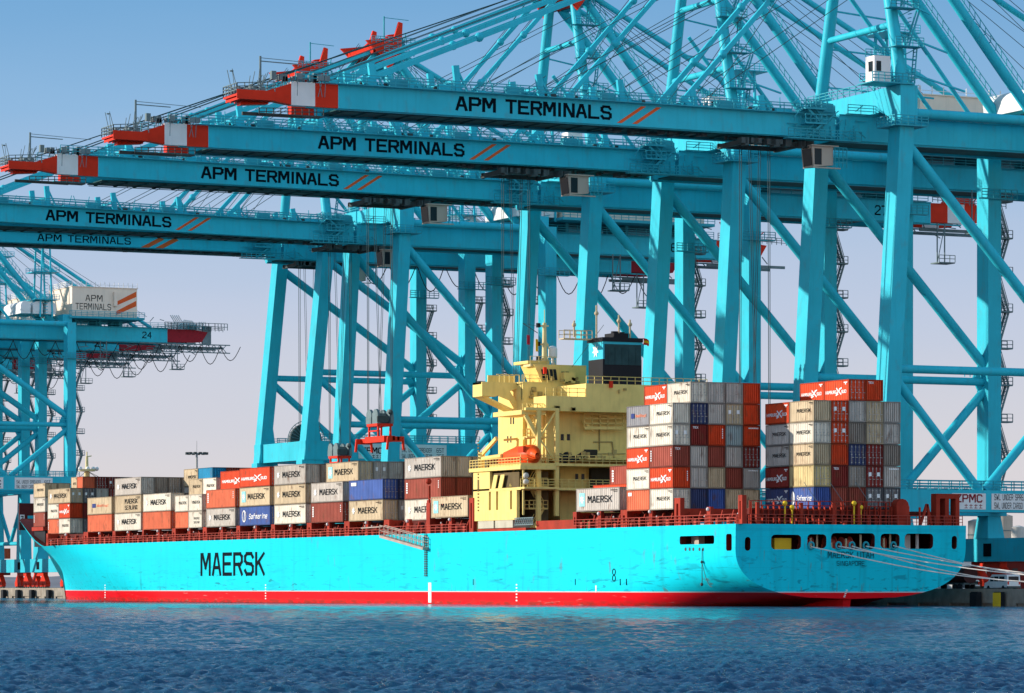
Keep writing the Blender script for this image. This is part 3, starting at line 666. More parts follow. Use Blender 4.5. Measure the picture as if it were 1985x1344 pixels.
m = MB(); m.box(SP + .45, SP + .6, fr + .2, yf_ - .5, zs(990), z3h - .3); m.box(SP + 3.2, SP + 5.2, fr + 1, yf_ - .6, DZ, z3h - .2); m.build('side_house_interior', mat('interior_brown', (.14, .10, .05), .8, .2), ship)
m = MB(); y = PX(926, 950, SP).y
for i in range(22): z = zs(990) + i * .45; m.box(SP - .05, SP + .02, y - .35, y + .05, z, z + .22)
m.box(SP - .04, SP + .01, y - .4, y + .1, zs(947), zs(928)); m.build('ventilation_slot', mat('slot_brown', (.18, .13, .05), .8), ship)
m = MB()
for px, py in ((1011, 922), (1011, 934)): p = PX(px, py, SP); m.ball((SP + .6, p.y, p.z), .42, 10)
for i in range(26):
    rr = random.Random(i); p = PX(950 + i * 2.2, rr.uniform(918, 942), SP + 2); m.box(p.x, p.x + .5, p.y - .25, p.y + .25, p.z - .3, p.z + .3)
m.build('side_house_fitting', mat('fitting_pale', (.55, .50, .42), .6, .35), ship)
m = MB(); m.box(SP + .1, SP + 3, PX(955, 1, SP).y, PX(925, 1, SP).y, zs(1024), zs(1009)); m.box(SP + .1, SP + 3, PX(992, 1, SP).y, PX(958, 1, SP).y, zs(1024), zs(1009)); m.build('deck_tank', mat('tank_pale', (.50, .46, .36), .6, .15, rust=.2), ship)
m = MB(); m.box(SP + .05, SP + 3.2, PX(1018, 1, SP).y, PX(925, 1, SP).y, DZ, zs(1025)); m.box(SP + .3, SP + 1.5, PX(1108, 1, SP).y, PX(1035, 1, SP).y, DZ, zs(1013))
m.build('deck_machinery', DKRED, ship)
m = MB(); a = PX(996, 1018, SP - .4); b = PX(1032, 1018, SP - .4)
for z in (a.z, a.z + .9): m.beam((SP - .3, a.y, z), (SP - .3, b.y, z), .12)
n_ = 9
for i in range(n_):
    y = a.y + (b.y - a.y) * i / n_; y2 = a.y + (b.y - a.y) * (i + 1) / n_; m.beam((SP - .3, y, a.z), (SP - .3, y2, a.z + .9), .08); m.beam((SP - .3, y2, a.z), (SP - .3, y, a.z + .9), .08)
m.build('gangway_truss', GREY, ship)
# wing
m = MB(); YW = 454.2; wz0, wz1 = zy(768, YW, 925), zy(740, YW, 925); wx = 213.1
m.box(wx, wx + 2.2, YW, YW + 3.0, wz0, wz1)
zg = zy(795, YW, 985)
lo = [(wx + 2.2, wz0 + .25), (wx + 6.0, zg + .6), (TXP + .2, zg), (TXP + .2, wz1 - .1), (wx + 2.2, wz1 - .1)]
a_ = PY(973, 760, YW); b_ = PY(995, 775, YW)
# gusset plate round an opening
m.prism([(wx + 2.2, YW, wz0 + .2), (wx + 4.2, YW, wz0 - .5), (wx + 4.2, YW, wz1), (wx + 2.2, YW, wz1)], (0, .25, 0))
m.prism([(wx + 4.2, YW, wz0 - .5), (TXP, YW, zg - .2), (TXP, YW, zg + 1.2), (wx + 4.2, YW, wz1 - 1.2)], (0, .25, 0))
m.prism([(wx + 4.2, YW, wz1 - 1.2), (wx + 4.2, YW, wz1), (TXP, YW, wz1), (TXP, YW, wz1 - .8)], (0, .25, 0))
m.prism([(wx + .1, YW + .26, wz0), (TXP, YW + .26, zg - .3), (TXP, YW + .26, zg), (wx + .1, YW + .26, wz0 + .3)], (0, 2.7, 0))
m.box(wx, TXP, YW + .26, YW + 3, wz1 - .3, wz1); m.box(wx + 2.2, TXP + 1, YW + 2.8, YW + 3, wz1, wz1 + 1.1)
for i in range(7): x = wx + 2.6 + i * .75; m.box(x, x + .12, YW, YW + .1, wz1, wz1 + 1.1)
m.box(wx + 2.2, TXP + .5, YW, YW + .1, wz1 + 1.0, wz1 + 1.12)
m.build('bridge_wing', YEL, ship)
# wheelhouse
zw = zy(742, YA, 1060); zw2 = zy(706, YA, 1060); x0 = xy(1062); x1 = xy(1141)
m = MB(); m.hexa([(x0 - .5, YA + .8, zw), (x1, YA + .8, zw), (x1, YA + 5, zw), (x0 - .5, YA + 5, zw)], [(x0 - 1.8, YA + .8, zw2), (x1, YA + .8, zw2), (x1, YA + 5, zw2), (x0 - 1.8, YA + 5, zw2)])
m.box(TXP, x1 + 2, YA + .1, YA + 6, zw - .3, zw + .05)
m.box(xy(1032), xy(1074), YA + 1.5, YA + 6, zw2 + .1, zw2 + .5); m.box(TXP, xy(1052), YA + .3, YA + .5, zw - 2.4, zw - .3)
m.box(xy(1090), xy(1112), YA - .5, YA + .75, zw, zy(722)); m.build('wheelhouse', YEL, ship)
m = MB()
for px in (1052, 1060, 1068, 1075): p = PY(px, 737, YA + .7); q2 = PY(px - 3, 716, YA + .7); m.prism([(p.x, p.y, p.z), (p.x + .42, p.y, p.z), (q2.x + .42, p.y, q2.z), (q2.x, p.y, q2.z)], (0, .08, 0))
for px in (1088, 1096): p = PY(px, 732, YA + .7); m.box(p.x, p.x + .5, YA + .72, YA + .79, p.z, p.z + .8)
for (px, py) in ((1089, 848), (1101, 848), (1117, 925), (1129, 925)): p = PY(px, py + 6, YB if py < 900 else YB + .6); m.box(p.x - .2, p.x + .25, p.y - .05, p.y + .02, p.z, p.z + .85)
for (px, py) in ((990, 816), (995, 816), (984, 852), (990, 852), (990, 690)): 
    if py > 700: p = PX(px, py, TXP); m.box(TXP - .05, TXP + .02, p.y - .15, p.y + .15, p.z - .45, p.z + .45)
m.split('window', GLASS, ship)
# recess under the bridge deck and railings
m = MB()
m.rail((xc, YC + .1, zy(768, YC)), (xc + 5.9, YC + .1, zy(768, YC)), 1.1, 1.1, .04); m.rail((xc + 6.1, YC + .1, zy(742, YC)), (242, YC + .1, zy(742, YC)), 1.0, 1.2, .04)
m.rail((xy(1004, YC), YC - .75, ZL1), (243, YC - .75, ZL1), 1.1, 1.0, .035, 2); m.rail((xy(1004, YC), YC - .75, ZL2), (243, YC - .75, ZL2), 1.1, 1.0, .035, 2)
m.rail((SP - .2, ya_, z3h + .5), (SP - .2, yf_ + .7, z3h + .5), 1.1, .9, .035, 2); m.rail((TXP, YA + .2, zw), (x0, YA + .2, zw), 1.0, 1.0, .035)
m.rail((xy(1012), YA - .05, zw - 4.5), (xy(1052), YA - .05, zw - 4.5), 1.1, 1.0, .035, 2)
m.build('house_railing', YEL, ship)
m = MB(); m.stairs(xy(1026, YC + 1), YC + 1, ZL1 + .1, zt_, 2.0, 3.4, (1, 0, 0), .8); m.stairs(xy(1030, YC + 1), YC + 1, DZ, ZL1, 1.8, 3.0, (1, 0, 0), .8)
m.build('house_stair', YEL, ship)
m = MB(); m.beam(PY(1130, 800, YB - .6), PY(1208, 812, YB - .6), .3); p0 = PY(1132, 830, YB - 1.2); p1 = PY(1208, 830, YB - 1.2); m.rail(p0, p1, 1.9, 1.0, .07, 2); m.beam(p0, p1, .25, .4)
m.beam(PY(1128, 815, YB - .6), PY(1150, 835, YB - 1), .35); m.build('gangway_boom', YEL, ship)
p = PY(1125, 893, YB - 1.5)
m = MB()
rr = random.Random(4)
for i in range(16): a = PY(1085 + rr.random() * 45, 895 - rr.random() * 9, YC + .6); m.beam(a, a + Vector((rr.uniform(-1.5, 1.5), rr.uniform(-.5, .5), rr.uniform(-.2, .8))), .35)
m.build('lashing_gear', DARK, ship)
m = MB()
for x0_, z0_, z1_ in ((8.5, 2.0, 9.0), (14.2, 1.0, 7.5), (18.0, 2.5, 8.5)): m.tube((xb + x0_, YB - .12, ZL1 + z0_), (xb + x0_, YB - .12, ZL1 + z1_), .09, 6)
m.beam(PY(1150, 857, YB - .1), PY(1186, 857, YB - .1), .14); m.beam(PY(1186, 857, YB - .1), PY(1190, 888, YB - .1), .14); m.beam(PY(1150, 880, YB - .1), PY(1212, 880, YB - .1), .1)
m.build('pipe', mat('pipe_brown', (.35, .26, .10), .5), ship)
m = MB(); rr = random.Random(12)
for i in range(30):
    px, py, Yq = rr.choice([(rr.uniform(1012, 1056), rr.uniform(752, 792), YA - .1), (rr.uniform(1062, 1205), rr.uniform(790, 797), YC - .2), (rr.uniform(1085, 1205), rr.uniform(880, 893), YC + .5), (rr.uniform(1035, 1130), rr.uniform(735, 745), YA - .3), (rr.uniform(1170, 1210), rr.uniform(755, 768), YC - .1)])
    p = PY(px, py, Yq); w_, h_ = rr.uniform(.2, .7), rr.uniform(.2, .7); m.box(p.x, p.x + w_, p.y - .2, p.y, p.z, p.z + h_)
m.split('house_fitting', mat('fitting_tan', (.45, .33, .12), .6, .3, rust=.3), ship)
m = MB()
for px, py, Yq in ((1052, 725, YA - .15), (1145, 700, YA - 1), (1180, 752, YC - .1)): p = PY(px, py, Yq); m.box(p.x, p.x + .45, p.y - .3, p.y, p.z, p.z + .9)
m.split('fire_locker', RED, ship)
# funnel
m = MB(); fx0, fx1, fy0, fy1 = 226.0, 231.9, 443.3, 447.6
def zfn(py): return PY(1205, py, fy0).z
m.box(fx0, fx1, fy0, fy1, zfn(746), zfn(697), 0); m.box(fx0 + .01, fx1 - .01, fy0 + .01, fy1 - .01, zfn(697), zfn(663), 1); m.box(fx0 - .15, fx1 + .15, fy0 - .15, fy1 + .15, zfn(663), zfn(655), 0)
m.box(fx0 + 2.2, fx0 + 4.4, fy0 + 1, fy1 - .5, zfn(655), zfn(645), 0); m.tube((fx0 + 2.8, fy0 + 2, zfn(645)), (fx0 + 2.8, fy0 + 2, zfn(641)), .5, 10); m.tube((fx0 + 3.9, fy0 + 2, zfn(645)), (fx0 + 3.9, fy0 + 2, zfn(642)), .4, 10)
fun = m.build('funnel', [BLACK, SKYB], ship)
m = MB(); m.box(fx0 + .25, fx1 - .1, fy0 - .06, fy0 + .005, zfn(722) + 1.0, zfn(668))
for i in range(5): x = fx0 + .75 + i * 1.05; m.box(x, x + .06, fy0 - .12, fy0 - .06, zfn(722) + 1.0, zfn(674))
m.build('louvre', mat('louvre_dark', (.03, .07, .075), .5, .3), fun)
m = MB(); star(m, (fx0 - .04, (fy0 + fy1) / 2, zfn(680)), (0, -1, 0), (0, 0, 1), 1.0); m.build('funnel_star', WLET, fun)
m = MB(); m.box(fx0 - 4.5, fx0 - .2, fy1 - 1.5, fy1, zfn(658), zfn(656)); m.rail((fx0 - 4.5, fy1 - 1.5, zfn(656)), (fx0 - .2, fy1 - 1.5, zfn(656)), 1.1, .8, .04); m.rail((fx0 - 4.5, fy1, zfn(656)), (fx0 - .2, fy1, zfn(656)), 1.1, .8, .04)
for dx, h in ((-3.6, 2.2), (-.2, 4.4), (4.9, 2.6), (3.2, 3.2)): m.tube((fx0 + dx, fy0 + 1.5, zfn(655)), (fx0 + dx, fy0 + 1.5, zfn(655) + h), .14, 6); m.ball((fx0 + dx, fy0 + 1.5, zfn(655) + h * .75), .32, 8)
m.build('funnel_platform', mat('platform_cream', (.6, .48, .3), .5, .1), ship)
# radar mast
m = MB(); p = PY(1055, 712, YA + 2); q2 = PY(1055, 626, YA + 2)
m.box(xy(1035), xy(1068), YA + 1.2, YA + 3.4, p.z, p.z + .35); m.tube((p.x, p.y, p.z), (q2.x, p.y, q2.z), .42, 8, .26); m.tube((q2.x, q2.y, q2.z), (q2.x, q2.y, q2.z + 1.8), .06, 5)
for py in (697, 668, 632): z = PY(1055, py, YA + 2).z; m.beam((p.x - .9, p.y, z), (p.x + .6, p.y, z), .2)
m.beam((q2.x, q2.y, q2.z - 2), (p.x + 1.6, p.y, p.z + .4), .12); m.rail((xy(1035), YA + 1.2, p.z + .3), (xy(1085), YA + 1.2, p.z + .3), 1.1, 1, .035); rm = m.build('radar_mast', mat('mast_cream', (.72, .6, .3)), ship)
m = MB()
for py in (697, 668, 632): z = PY(1055, py, YA + 2).z; m.box(p.x - 1.2, p.x - .7, p.y - .2, p.y + .2, z - .25, z + .35)
m.build('mast_light', DARK, rm)
m = MB(); p = PY(1071, 712, YA + 2); m.tube(p, p + Vector((0, 0, 1.3)), .22, 8); m.tube(p + Vector((0, 0, 1.3)), p + Vector((0, 0, 2.5)), .62, 12); m.ball(p + Vector((0, 0, 2.5)), .62, 12, .7); m.build('satellite_dome', WHITE, ship)
m = MB(); m.beam(PY(1108, 712, YA), PY(1170, 630, YA), .05); m.beam(PY(1013, 627, YA), PY(1042, 646, YA), .08); m.beam(PY(1013, 627, YA), PY(1055, 635, YA), .04); m.build('signal_line', STEEL, ship)
# flags
def flag(px, py, w, h, Y, cols, label):
    p = PY(px, py, Y); m = MB(); n = 8; k = len(cols)
    for j in range(k):
        vs = []
        for i in range(n + 1):
            for t in (j / k, (j + 1) / k): vs.append((p.x + w * (i / n) + .12 * math.sin(t * 3), p.y + .18 * math.sin(i * 1.1), p.z - h * t - .25 * w * (i / n)))
        m.add(vs, [(2 * i, 2 * i + 2, 2 * i + 3, 2 * i + 1) for i in range(n)], True, j)
    tag(m.build('flag', [mat('flag_cloth_%d' % sum(int(c * 99) for c in q_), q_, .8) for q_ in cols]), label, 'flag', 'flags flying over the ship')
flag(1021, 649, .5, 1.3, YA, [(.55, .03, .05)], 'small red signal flag hanging beside the radar mast')
flag(1038, 657, .4, 1.7, YA, [(.8, .5, .02)], 'narrow yellow signal flag just left of the radar mast')
flag(1246, 655, .9, .9, fy0 + 1, [(.6, .05, .03), (.8, .5, .02), (.6, .05, .03)], 'red and yellow striped flag behind the black funnel')
# lifeboat
lb = PX(980, 893, SP + 1.0); lt_ = thing('lifeboat', 'orange enclosed lifeboat on its ramp above the yellow side house', 'lifeboat', (SP + 1.6, lb.y, z3h + .7))
m = MB(); xs = []; n = 14
prof = [(-5.1, .25, .9, .3), (-4.2, .9, .2, 1.3), (-2.5, 1.35, -.1, 2.1), (0, 1.5, -.2, 2.6), (2.0, 1.5, -.2, 2.65), (3.4, 1.35, 0, 2.75), (4.4, .9, .3, 2.4), (5.0, .3, .8, 1.6)]
yc = (PX(1016, 1, SP).y + PX(945, 1, SP).y) / 2; sc = (PX(945, 1, SP).y - PX(1016, 1, SP).y) / 10.1
vs = []
for yl_, w_, zb, ztp in prof:
    for i in range(n):
        a = 2 * math.pi * i / n; cz = (zb + ztp) / 2; hz = max((ztp - zb) / 2, .15)
        vs.append((SP + 1.9 + w_ * math.copysign(abs(math.cos(a)) ** .8, math.cos(a)), yc - yl_ * sc, z3h + .6 + cz + hz * math.sin(a)))
fs = [(k * n + i, k * n + (i + 1) % n, (k + 1) * n + (i + 1) % n, (k + 1) * n + i) for k in range(len(prof) - 1) for i in range(n)]
fs += [tuple(range(n)), tuple((len(prof) - 1) * n + i for i in range(n))[::-1]]
m.add(vs, fs, True); m.build('boat_hull', LIFE, lt_)
m = MB(); m.box(SP + .35, SP + 3.3, yc - 3.2 * sc, yc + 2.8 * sc, z3h + 1.35, z3h + 1.5); m.build('boat_fender', mat('fender_orange', (.6, .05, .01), .5), lt_)
m = MB(); m.box(SP + .5, SP + .9, yc - 3.8 * sc, yc - 2.4 * sc, z3h + 2.3, z3h + 3.1); m.build('boat_hatch', mat('fender_orange', (.6, .05, .01)), lt_)
m = MB(); p = PX(933, 908, SP + .5); q2 = PX(962, 850, SP + .5); m.tube((SP + .5, p.y, z3h + .4), (SP + .5, p.y, p.z + 2.2), .45, 10); m.beam((SP + .5, p.y, p.z + 1.8), (SP + .5, q2.y, q2.z), .35, .5)
m.tube((SP + .5, p.y, z3h + 1.8), (SP + .5, yc + 2 * sc, z3h + 2.0), .3, 8); m.build('stores_crane', YEL, ship)
for a in (0, 1):
    m = MB(); y = yc + (3.1 - 5.4 * a) * sc; m.beam((SP + 3.2, y, z3h + .4), (SP + 3.4, y, z3h + 4.4), .35); m.beam((SP + 3.4, y, z3h + 4.4), (SP + 1.4, y, z3h + 4.2), .3); m.build('boat_davit', YEL, ship)

# ------------------------------------------------------------------ containers
CW = 2.40; PITCH = 2.46
CCOL = {'W': ('white', (0.76, 0.68, 0.56)), 'G': ('light grey', (0.54, 0.48, 0.42)), 'B': ('beige', (0.62, 0.48, 0.31)), 'O': ('orange', (0.72, 0.16, 0.075)), 'R': ('bright red', (0.74, 0.075, 0.022)),
        'M': ('maroon', (0.26, 0.035, 0.028)), 'N': ('navy blue', (0.055, 0.07, 0.16)), 'U': ('blue', (0.07, 0.13, 0.38)), 'D': ('dark grey', (0.17, 0.165, 0.17)), 'T': ('brown red', (0.34, 0.075, 0.05)),
        'C': ('pale teal', (0.34, 0.40, 0.39)), 'Y': ('cream yellow', (0.72, 0.56, 0.27)), 'S': ('sky blue', (0.02, 0.26, 0.46)), 'P': ('grey', (0.30, 0.29, 0.30)), 'L': ('brown grey', (0.33, 0.27, 0.22))}
CM = {k: mat('container_paint_' + v[0].replace(' ', '_'), v[1], 0.55, 0.14, rust=0.7, rnd=0.11, streak=0.55, scale=0.5) for k, v in CCOL.items()}
FR = {k: mat('container_frame_' + v[0].replace(' ', '_'), tuple(c * .48 for c in v[1]), 0.6, 0.2, rust=0.7, rnd=0.08) for k, v in CCOL.items()}  # frames darkened, so the shade between containers sits in their colour
BAR = mat('locking_bar_steel', (.42, .40, .37), .45, .25, rust=.5, rnd=.2)
CASH = {}
def cmesh(key, fn):
    if key not in CASH:
        m = MB(); fn(m); me = m.mesh(key[0]); me.materials.append(DARK); CASH[key] = me
    return CASH[key]
def cpart(name, me, material, parent):
    o = bpy.data.objects.new(name, me); COL.objects.link(o); o.parent = parent
    sl = o.material_slots[0]; sl.link = 'OBJECT'; sl.material = material; return o
# local frame: origin at the lower seaward aft corner, x across, y forward, z up
def c_frame(m, Lc, H):
    t = .16
    for x in (0, CW - t):
        for y in (0, Lc - t): m.box(x, x + t, y, y + t, 0, H)
    for y in (0, Lc - t): m.box(t, CW - t, y, y + t, 0, t); m.box(t, CW - t, y, y + t, H - .12, H)
    for x in (0, CW - t): m.box(x, x + t, t, Lc - t, 0, t); m.box(x, x + t, t, Lc - t, H - .1, H)
def corr(m, p, du, dv, dn, ln, ht, pitch, dep):                # corrugated sheet: p corner, du along, dv up, dn outward
    p = Vector(p); du = Vector(du); dv = Vector(dv); dn = Vector(dn); n = max(2, int(round(ln / pitch))); w = ln / n; vs = []
    for i in range(n):
        for a, o in ((0, 0), (.42, 0), (.52, 1), (.88, 1)): q_ = p + du * (w * (i + a)) - dn * dep * o; vs += [q_, q_ + dv * ht]
    q_ = p + du * ln; vs += [q_, q_ + dv * ht]
    m.add(vs, [(2 * i, 2 * i + 2, 2 * i + 3, 2 * i + 1) for i in range(len(vs) // 2 - 1)])
def c_side(m, Lc, H): corr(m, (.03, Lc - .16, .15), (0, -1, 0), (0, 0, 1), (-1, 0, 0), Lc - .32, H - .24, .55, .045)
def c_side2(m, Lc, H): corr(m, (CW - .03, .16, .15), (0, 1, 0), (0, 0, 1), (1, 0, 0), Lc - .32, H - .24, .55, .045)
def c_roof(m, Lc, H): m.box(.15, CW - .15, .15, Lc - .15, H - .07, H - .03); m.box(.15, CW - .15, Lc - .1, Lc - .06, .15, H - .1)
def c_wall(m, Lc, H): corr(m, (.15, .02, .15), (1, 0, 0), (0, 0, 1), (0, -1, 0), CW - .3, H - .24, .29, .17)
def c_door(m, s, H):
    x0 = .17 if s < 0 else CW / 2 + .012; x1 = CW / 2 - .012 if s < 0 else CW - .17
    corr(m, (x0, .06, .16), (1, 0, 0), (0, 0, 1), (0, -1, 0), x1 - x0, H - .28, .36, .09)
def c_bar(m, s, k, H):
    x = (CW / 2 + s * (.25 + .55 * k)); m.tube((x, .015, .1), (x, .015, H - .1), .028, 6)
    for z in (.35, H * .5, H - .35): m.box(x - .07, x + .07, -.01, .05, z - .05, z + .05)
    m.box(x - .02, x + .3, -.02, .02, H * .36, H * .36 + .06); m.box(x - .28, x - .05, .0, .03, H * .62, H * .62 + .03)
def c_plac(m, H):
    for x in (.35, 1.55): m.box(x, x + .4, .0, .02, H * .52, H * .70)
def c_text(m, kind, Lc, H):                                    # on the seaward side, reading from the bow to the stern
    def w(s, a, b, z0, z1, bold=.9, sh=0.0): write(m, s, (-.004, Lc * (1 - a), H * z0), (0, -Lc * (b - a), 0), (0, 0, H * (z1 - z0)), bold, sh)
    lng = Lc > 8
    if kind in 'ms':
        for i in range(9): m.box(-.008, 0, Lc * (.05 + .018 * i), Lc * (.062 + .018 * i), H * .86, H * .90)
        for i in range(5): m.box(-.008, 0, Lc * (.05 + .018 * i), Lc * (.062 + .018 * i), H * .80, H * .83)
    if kind == 'm': w('MAERSK', *((.27, .83, .36, .66) if lng else (.30, .86, .44, .62)), 1.0)
    elif kind == 's': w('MAERSK', *((.38, .86, .52, .80) if lng else (.40, .82, .50, .64))); w('SEALAND', *((.38, .86, .17, .42) if lng else (.40, .82, .26, .40)))
    elif kind == 'h':
        w('HAMBURG', .06, .50, .36, .52, 1.3); w('SUD', .70, .90, .36, .52, 1.3)
        y0 = Lc * .5; 
        for i, (p0, p1) in enumerate([((.10, .30), (-.10, .62)), ((-.10, .34), (.08, .60)), ((.12, .62), (.02, .56)), ((-.12, .28), (-.02, .34))]):
            a = Vector((-.01, Lc * (.40 - p0[0]), H * p0[1])); b = Vector((-.01, Lc * (.40 - p1[0]), H * p1[1])); m.beam(a, b, .03 + .002 * i, .17)
        if not lng: m.box(-.012, 0, Lc * .06, Lc * .2, H * .84, H * .89); m.box(-.012, 0, Lc * .11, Lc * .15, H * .76, H * .84)
    elif kind == 'f':
        w('Safmarine', .30, .90, .34, .62, .9, .25)
        for i in range(10):
            a = R(36 * i); b = R(36 * i + 36); m.beam((-.012, Lc * (.85 - .06 * math.cos(a)), H * (.5 + .3 * math.sin(a))), (-.012, Lc * (.85 - .06 * math.cos(b)), H * (.5 + .3 * math.sin(b))), .03, .16)
        m.beam((-.013, Lc * .85, H * .25), (-.013, Lc * .83, H * .75), .03, .2)
    elif kind == 'c':
        n = 5
        for i in range(n): m.box(-.012, 0, Lc * .91, Lc * .95, H * (.30 + .11 * i), H * (.375 + .11 * i))
        for i in range(4): m.box(-.012, 0, Lc * .06, Lc * .08, H * (.5 + .1 * i), H * (.55 + .1 * i))
    elif kind == 'q': m.box(-.012, 0, Lc * .78, Lc * .93, H * .72, H * .88)
    elif kind == 'p': w('Nedlloyd', .40, .86, .44, .58, 1.3)
    elif kind == 'T': write(m, 'TEX', (.3, -.004, H * .8), (.75, 0, 0), (0, 0, H * .11), 1.2)
    elif kind == 'V':
        for i in range(5): m.box(1.95, 2.08, .0, .02, H * (.35 + .1 * i), H * (.42 + .1 * i))
    elif kind == 'H':
        for i in range(6): m.box(.75 + i * .24, .93 + i * .24, .0, .02, H * .84, H * .90)
def c_logo(m, kind, Lc, H):
    if kind == 'box': m.box(-.01, .02, Lc * .80, Lc * .925, H * .22, H * .80)
    elif kind == 'star': star(m, (-.02, Lc * (.863 if Lc > 8 else .84), H * .51), (0, -1, 0), (0, 0, 1), .62 if Lc > 8 else .38)
    elif kind == 'pbox': m.box(-.01, .02, Lc * .66, Lc * .80, H * .40, H * .64)
LCOL = {'m': INK, 's': INK, 'h': WLET, 'f': WLET, 'c': WLET, 'q': WLET, 'p': mat('orange_lettering', (.7, .22, .12), .6), 'T': WLET, 'V': WLET, 'H': WLET}
LDESC = {'m': 'dark-lettered', 's': 'two-line dark-lettered', 'h': 'white-lettered', 'f': 'white-script', 'c': 'plain', 'q': 'white-patched', 'p': 'orange-lettered', 'x': 'plain', 'b': 'blue-logo dark-lettered', 'w': 'star-logo dark-lettered'}
TIER = ['', 'bottom', 'second', 'third', 'fourth', 'fifth', 'sixth']
CCOUNT = 0; USED = {}
crnd = random.Random(21)
def container(x, y, z, Lc, H, code, label, group):
    col, logo, end = code[0], code[1], code[2]; mark = code[3] if len(code) > 3 else ''
    k = USED.get(label, 0) + 1; USED[label] = k
    if k > 1: print('DUP LABEL', label)
    t = thing('shipping_container', label, 'container', (x, y, z), group)
    Lk = round(Lc, 2); Hk = round(H, 2); cm = CM[col]
    cpart('frame', cmesh(('frame', Lk, Hk), lambda m: c_frame(m, Lc, H)), FR[col], t)
    cpart('side_wall', cmesh(('side_wall', Lk, Hk, 1), lambda m: c_side(m, Lc, H)), cm, t)
    cpart('side_wall', cmesh(('side_wall', Lk, Hk, 2), lambda m: c_side2(m, Lc, H)), cm, t)
    cpart('roof', cmesh(('roof', Lk, Hk), lambda m: c_roof(m, Lc, H)), cm, t)
    if end in 'dp':
        for s in (-1, 1):
            d = cpart('door', cmesh(('door', Hk, s), lambda m: c_door(m, s, H)), cm, t)
            for b in (0, 1): cpart('locking_bar', cmesh(('locking_bar', Hk, s, b), lambda m: c_bar(m, s, b, H)), BAR, d)
        if end == 'p': cpart('placard', cmesh(('placard', Hk), lambda m: c_plac(m, H)), WLET, t)
    else: cpart('end_wall', cmesh(('end_wall', Hk), lambda m: c_wall(m, Lc, H)), cm, t)
    tk = {'b': 'm', 'w': 'm'}.get(logo, logo)
    if tk != 'x': cpart('lettering', cmesh(('lettering', Lk, Hk, tk), lambda m: c_text(m, tk, Lc, H)), LCOL[tk], t)
    if logo == 'b': cpart('logo_panel', cmesh(('logo_panel', Lk, Hk), lambda m: c_logo(m, 'box', Lc, H)), LOGOB, t)
    if logo in 'bwm' and (logo != 'm' or Lc > 8): cpart('logo_star', cmesh(('logo_star', Lk, Hk), lambda m: c_logo(m, 'star', Lc, H)), WLET, t)
    if logo == 'p': cpart('logo_panel', cmesh(('logo_panel', Lk, Hk, 2), lambda m: c_logo(m, 'pbox', Lc, H)), mat('logo_navy', (.03, .05, .2), .5), t)
    if mark: cpart('end_marking', cmesh(('end_marking', Hk, mark), lambda m: c_text(m, mark, Lc, H)), WLET, t)
    return t
X0 = 213.0
# name: (px left, px right, row used for the measurement, base z, tier pitch, height, how the bay is told apart)
BAYS = {
 'a': (64.5, 87, 2, 13.66, 2.72, 2.66, 'first bay behind the bow'), 'b': (92, 135.5, 1, 12.1, 2.75, 2.68, 'second bay from the bow'),
 'c': (169, 216, 0, 12.05, 3.03, 2.96, 'third bay from the bow'), 'd': (222, 273, 0, 12.05, 3.03, 2.96, 'fourth bay from the bow'),
 'e': (276.5, 330.5, 0, 12.05, 3.03, 2.96, 'fifth bay from the bow'), 'f': (338.5, 391, 0, 12.05, 2.74, 2.68, 'sixth bay from the bow'),
 'g': (399, 455.5, 0, 12.05, 3.03, 2.96, 'seventh bay from the bow'), 'h': (464, 523, 0, 12.05, 3.03, 2.96, 'eighth bay from the bow'),
 'i': (531, 592, 0, 12.05, 3.03, 2.96, 'ninth bay from the bow'), 'j': (602, 664, 0, 12.05, 3.03, 2.96, 'tenth bay from the bow'),
 'k': (676, 742, 0, 12.05, 3.03, 2.96, 'eleventh bay from the bow'), 'l': (783.5, 854.5, 1, 11.95, 3.0, 2.94, 'twelfth bay from the bow'),
 'm': (835, 906.5, 0, 12.05, 3.0, 2.94, 'bay forward of the deckhouse'), 'n': (1116, 1200, 0, 12.1, 3.0, 2.94, 'low bay aft of the deckhouse'),
 'o': (1214, 1304, 0, 11.92, 2.63, 2.58, 'stack aft of the deckhouse'), 'p': (1483, 1577, 5, 11.92, 2.63, 2.58, 'stack nearest the stern')}
ROWW = ['outermost row', 'second row in', 'third row in', 'fourth row in', 'fifth row in', 'sixth row in', 'seventh row in', 'eighth row in', 'ninth row in', 'tenth row in', 'eleventh row in', 'twelfth row in']
def place(bay, row, tier, codes, zoff=0):
    a, b, r0, zb, tp, H, desc = BAYS[bay]; xr = X0 + PITCH * r0
    yf = PX(a, 1000, xr).y; ya = PX(b, 1000, xr).y; n = len(codes); Lc = (yf - ya - .08 * (n - 1)) / n
    for i, cd in enumerate(codes):                             # first code is the forward one
        y = ya + (n - 1 - i) * (Lc + .08)
        half = '' if n == 1 else (', forward half' if i == 0 else ', aft half')
        rw = ROWW[row - (5 if bay == 'p' else 0)]
        lab = '%s %s container, %s tier, %s%s, %s' % (CCOL[cd[0]][0], LDESC[cd[1]], TIER[tier], rw, half, desc)
        if cd[1] in 'xc' : lab = '%s container, %s tier, %s%s, %s' % (CCOL[cd[0]][0], TIER[tier], rw, half, desc)
        container(X0 + PITCH * row + crnd.uniform(-.03, .03), y, zb + tp * (tier - 1) + zoff, Lc, H, cd, lab, 'containers stacked on the ship')
P = place
